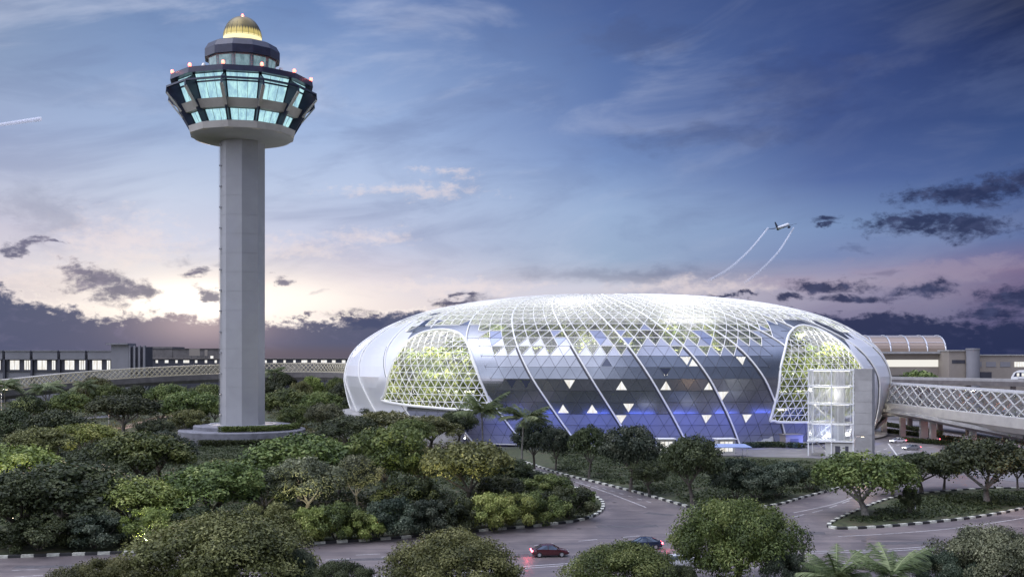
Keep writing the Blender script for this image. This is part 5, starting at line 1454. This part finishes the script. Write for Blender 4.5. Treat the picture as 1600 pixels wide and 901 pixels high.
def m_cg():
    m = bpy.data.materials.new('car_glass'); m.use_nodes = True; MATS['car_glass'] = m
    b = m.node_tree.nodes['Principled BSDF']; b.inputs['Base Color'].default_value = (.12, .14, .17, 1); b.inputs['Roughness'].default_value = .05; b.inputs['Metallic'].default_value = .6
m_cg()
p = G(859, 869); car(p, R(5), 'paint_tail_glow', 'dark sedan with glowing red tail light, its glow painted into the body, between two roadside trees')
lamp('POINT', (p.x - 2.9, p.y - .9, .8), 60, (1, .08, .12), .15)
p = G(1006, 857); car(p, R(184), 'paint_blue', 'dark blue sedan above the roadside tree, driving the other way')
lamp('POINT', (p.x + 2.9, p.y - .9, .8), 30, (1, .08, .12), .15)
p = G(1062, 886); car(p, R(4), 'paint_white', 'white car mostly hidden behind the tall rounded roadside tree', lit_tail=False)
WH = 'cars on the lanes by the lift tower'
for px, py, rz, pt, lab in ((1403, 692, 200, 'paint_white', 'white car with bright headlights nearest the lift tower'), (1424, 703, 196, 'paint_silver', 'silver car with headlights on the lowest lane by the lift tower'), (1455, 690, 190, 'paint_white', 'white car in the middle of the lanes under the footbridge'), (1440, 680, 188, 'paint_black', 'black car on the lanes under the footbridge')):
    p = G(px, py); car(p, R(rz), pt, lab, z=.11, lit_head=True, group=WH)
    if pt != 'paint_black': lamp('SPOT', (p.x + 2.5 * math.cos(R(rz)), p.y + 2.5 * math.sin(R(rz)), .8), 250, (1, .96, .85), .1, aim=(p.x + 14 * math.cos(R(rz)), p.y + 14 * math.sin(R(rz)), 0), spot=50)

# ================================================================== LAMPS IN THE GROVE
def flood(px, py, tx, ty, energy, label, D=None, color=(1, .93, .62)):
    p = G(px, py); q = G(tx, py); aim = Vector((q.x, p.y + 4, ZY(ty, p.y)))
    z = .2
    root = empty('garden_floodlight', (p.x, p.y, z), 0, label, 'floodlight', 'floodlights in the grove')
    mb = MB(); mb.tube([(0, 0, 0), (0, 0, .7)], .05, 6); mb.build('post', 'dark_metal', root)
    mb = MB(); mb.box((0, 0, .85), (.45, .3, .35)); mb.build('housing', 'dark_metal', root)
    mb = MB(); mb.box((0, 0, 1.04), (.38, .24, .03)); mb.build('lens', 'warm_lamp', root)
    lamp('SPOT', (p.x, p.y, 1.5), energy, color, .12, aim=(aim.x, p.y + 7, aim.z), spot=105)
def pole(px, py, h, energy, label, color=(1, .9, .7), m='warm_lamp', arm=1.4):
    p = G(px, py); root = empty('street_lamp', (p.x, p.y, .15), 0, label, 'street lamp', 'street lamps')
    mb = MB(); mb.tube([(0, 0, 0), (0, 0, h * .9), (arm * .4, 0, h), (arm, 0, h)], [.11, .08, .06, .05], 8); mb.build('pole', 'steel', root)
    mb = MB(); mb.box((arm + .3, 0, h), (.8, .3, .12)); mb.build('lamp_head', 'dark_metal', root)
    mb = MB(); mb.box((arm + .3, 0, h - .08), (.6, .22, .04)); mb.build('lamp_glass', m, root)
    lamp('POINT', (p.x + arm + .3, p.y, h - .25), energy, color, .07)
FL = [(228, 862, 205, 785, 'garden floodlight under the bright lime umbrella tree'), (20, 822, 25, 745, 'garden floodlight below the yellow green crown at the picture edge'), (500, 706, 506, 655, 'garden floodlight at the slender blossoming tree'),
      (128, 742, 135, 690, 'garden floodlight below the glowing pale tree'), (448, 832, 470, 760, 'garden floodlight before the pale speckled tree'), (590, 818, 600, 735, 'garden floodlight before the rounded branching tree'),
      (352, 852, 335, 775, 'garden floodlight below the spreading green tree'), (718, 822, 728, 740, 'garden floodlight before the olive umbrella tree')]
for px, py, tx, ty, lab in FL: flood(px, py, tx, ty, 5200, lab)
pole(2, 676, 14, 3000, 'street lamp with bright head at the picture edge by the back road')
pole(1335, 742, 8, 900, 'street lamp between the driveway and the island umbrella tree', (1, .6, .3))
pole(170, 672, 7, 1200, 'warm street lamp beside the pale path', (1, .5, .25))
pole(60, 690, 7, 900, 'warm street lamp beside the back road', (1, .42, .25))
pole(1620, 806, 8, 900, 'orange street lamp on the traffic island near the picture edge', (1, .42, .2))
p = G(1430, 797); root = empty('marker_post', (p.x, p.y, .17), 0, 'small white reflector post on the traffic island grass', 'post')
mb = MB(); mb.tube([(0, 0, 0), (0, 0, 1.0)], [.09, .08], 8); mb.build('post', 'paint_white', root); mb = MB(); mb.tube([(0, 0, .82), (0, 0, .93)], .095, 8); mb.build('reflector', 'brick_red', root)

# ================================================================== AIRCRAFT
def plane():
    D = 1500; c = W(1223, 354, D)
    root = empty('airliner', c, 0, 'distant white airliner climbing away above the dome', 'aircraft'); s = 1.0
    root.rotation_euler = (R(14), R(-6), R(-38)); root.scale = (1.5, 1.5, 1.5)
    L = 40
    fu = MB(); fu.tube([(0, y, z) for y, z in ((-20, .8), (-17, .5), (-10, .1), (0, 0), (12, 0), (17, -.1), (19.4, -.4), (20.2, -.6))], [.3, .9, 2, 2.1, 2.1, 1.8, 1.0, .2], 12); fu.build('fuselage', 'white_metal', root, True)
    wg = MB()
    for sg in (-1, 1):
        wg.face([(sg * 1.5, 5, -.8), (sg * 21, -6, 1.2), (sg * 21, -8, 1.2), (sg * 1.5, -3, -.8)]); wg.face([(sg * 1.5, 5, -1.3), (sg * 1.5, -3, -1.3), (sg * 21, -8, 1.05), (sg * 21, -6, 1.05)])
        wg.face([(sg * 1.5, 5, -.8), (sg * 1.5, 5, -1.3), (sg * 21, -6, 1.05), (sg * 21, -6, 1.2)]); wg.face([(sg * 1.5, -3, -.8), (sg * 21, -8, 1.2), (sg * 21, -8, 1.05), (sg * 1.5, -3, -1.3)])
        ta = MB(); ta.box((sg * 4, -17.5, 1.2), (7, 2.6, .3)); ta.build('tailplane', 'navy', root)
        en = MB(); en.tube([(sg * 7, 4, -2.3), (sg * 7, 1, -2.3), (sg * 7, -1.5, -2.2)], [1.1, 1.25, .8], 12); en.build('engine', 'navy', root)
    wg.build('wing', 'navy', root)
    fn = MB(); fn.face([(0.15, -13, 2), (.15, -18, 8.5), (.15, -20.5, 8.5), (.15, -19, 1)]); fn.face([(-.15, -13, 2), (-.15, -19, 1), (-.15, -20.5, 8.5), (-.15, -18, 8.5)]); fn.build('tail_fin', 'navy', root)
plane()
def m_trail():
    m = bpy.data.materials.new('vapour'); m.use_nodes = True; MATS['vapour'] = m
    t = NT(m.node_tree); t.n.remove(t.n['Principled BSDF']); out = t.n['Material Output']
    df = t.n.new('ShaderNodeBsdfDiffuse'); df.inputs[0].default_value = (.9, .92, 1, 1); tl = t.n.new('ShaderNodeBsdfTranslucent'); tl.inputs[0].default_value = (.9, .92, 1, 1)
    m1 = t.n.new('ShaderNodeMixShader'); t.l.new(df.outputs[0], m1.inputs[1]); t.l.new(tl.outputs[0], m1.inputs[2])
    tr = t.n.new('ShaderNodeBsdfTransparent'); lw = t.n.new('ShaderNodeLayerWeight'); lw.inputs[0].default_value = .5
    tc = t.n.new('ShaderNodeTexCoord'); nz = t.noise(tc.outputs['Object'], .004, 2, .5)
    f = t.mul(t.ss(lw.outputs['Facing'], .3, 1.0, .92, 0), t.ss(nz, .3, .6, .75, 1))
    m2 = t.n.new('ShaderNodeMixShader'); t.l.new(f, m2.inputs[0]); t.l.new(tr.outputs[0], m2.inputs[1]); t.l.new(m1.outputs[0], m2.inputs[2]); t.l.new(m2.outputs[0], out.inputs[0])
m_trail()
for pts, lab, r in (([(1200, 356, 1500), (1172, 390, 1430), (1140, 419, 1340), (1108, 438, 1250)], 'thin vapour trail, nearer the tower of the pair behind the airliner', 1.5),
                 ([(1240, 356, 1500), (1218, 391, 1430), (1190, 421, 1340), (1165, 441, 1250)], 'thin vapour trail of the pair farther from the tower', 1.5),
                 ([(-40, 200, 3000), (0, 195, 3000), (35, 190, 3000), (64, 186, 3000)], 'short pale vapour trail high in the sky beyond the tower', 4.5)):
    mb = MB(); q = crom([W(*p) for p in pts], 6); o0 = q[0].copy(); mb.tube([p - o0 for p in q], [r * 1.6 * (.7 + .5 * i / len(q)) for i in range(len(q))], 12, cap=False)
    o = mb.build('vapour_trail', 'vapour', None, True, loc=o0); tag(o, lab, 'vapour trail', 'vapour trails')
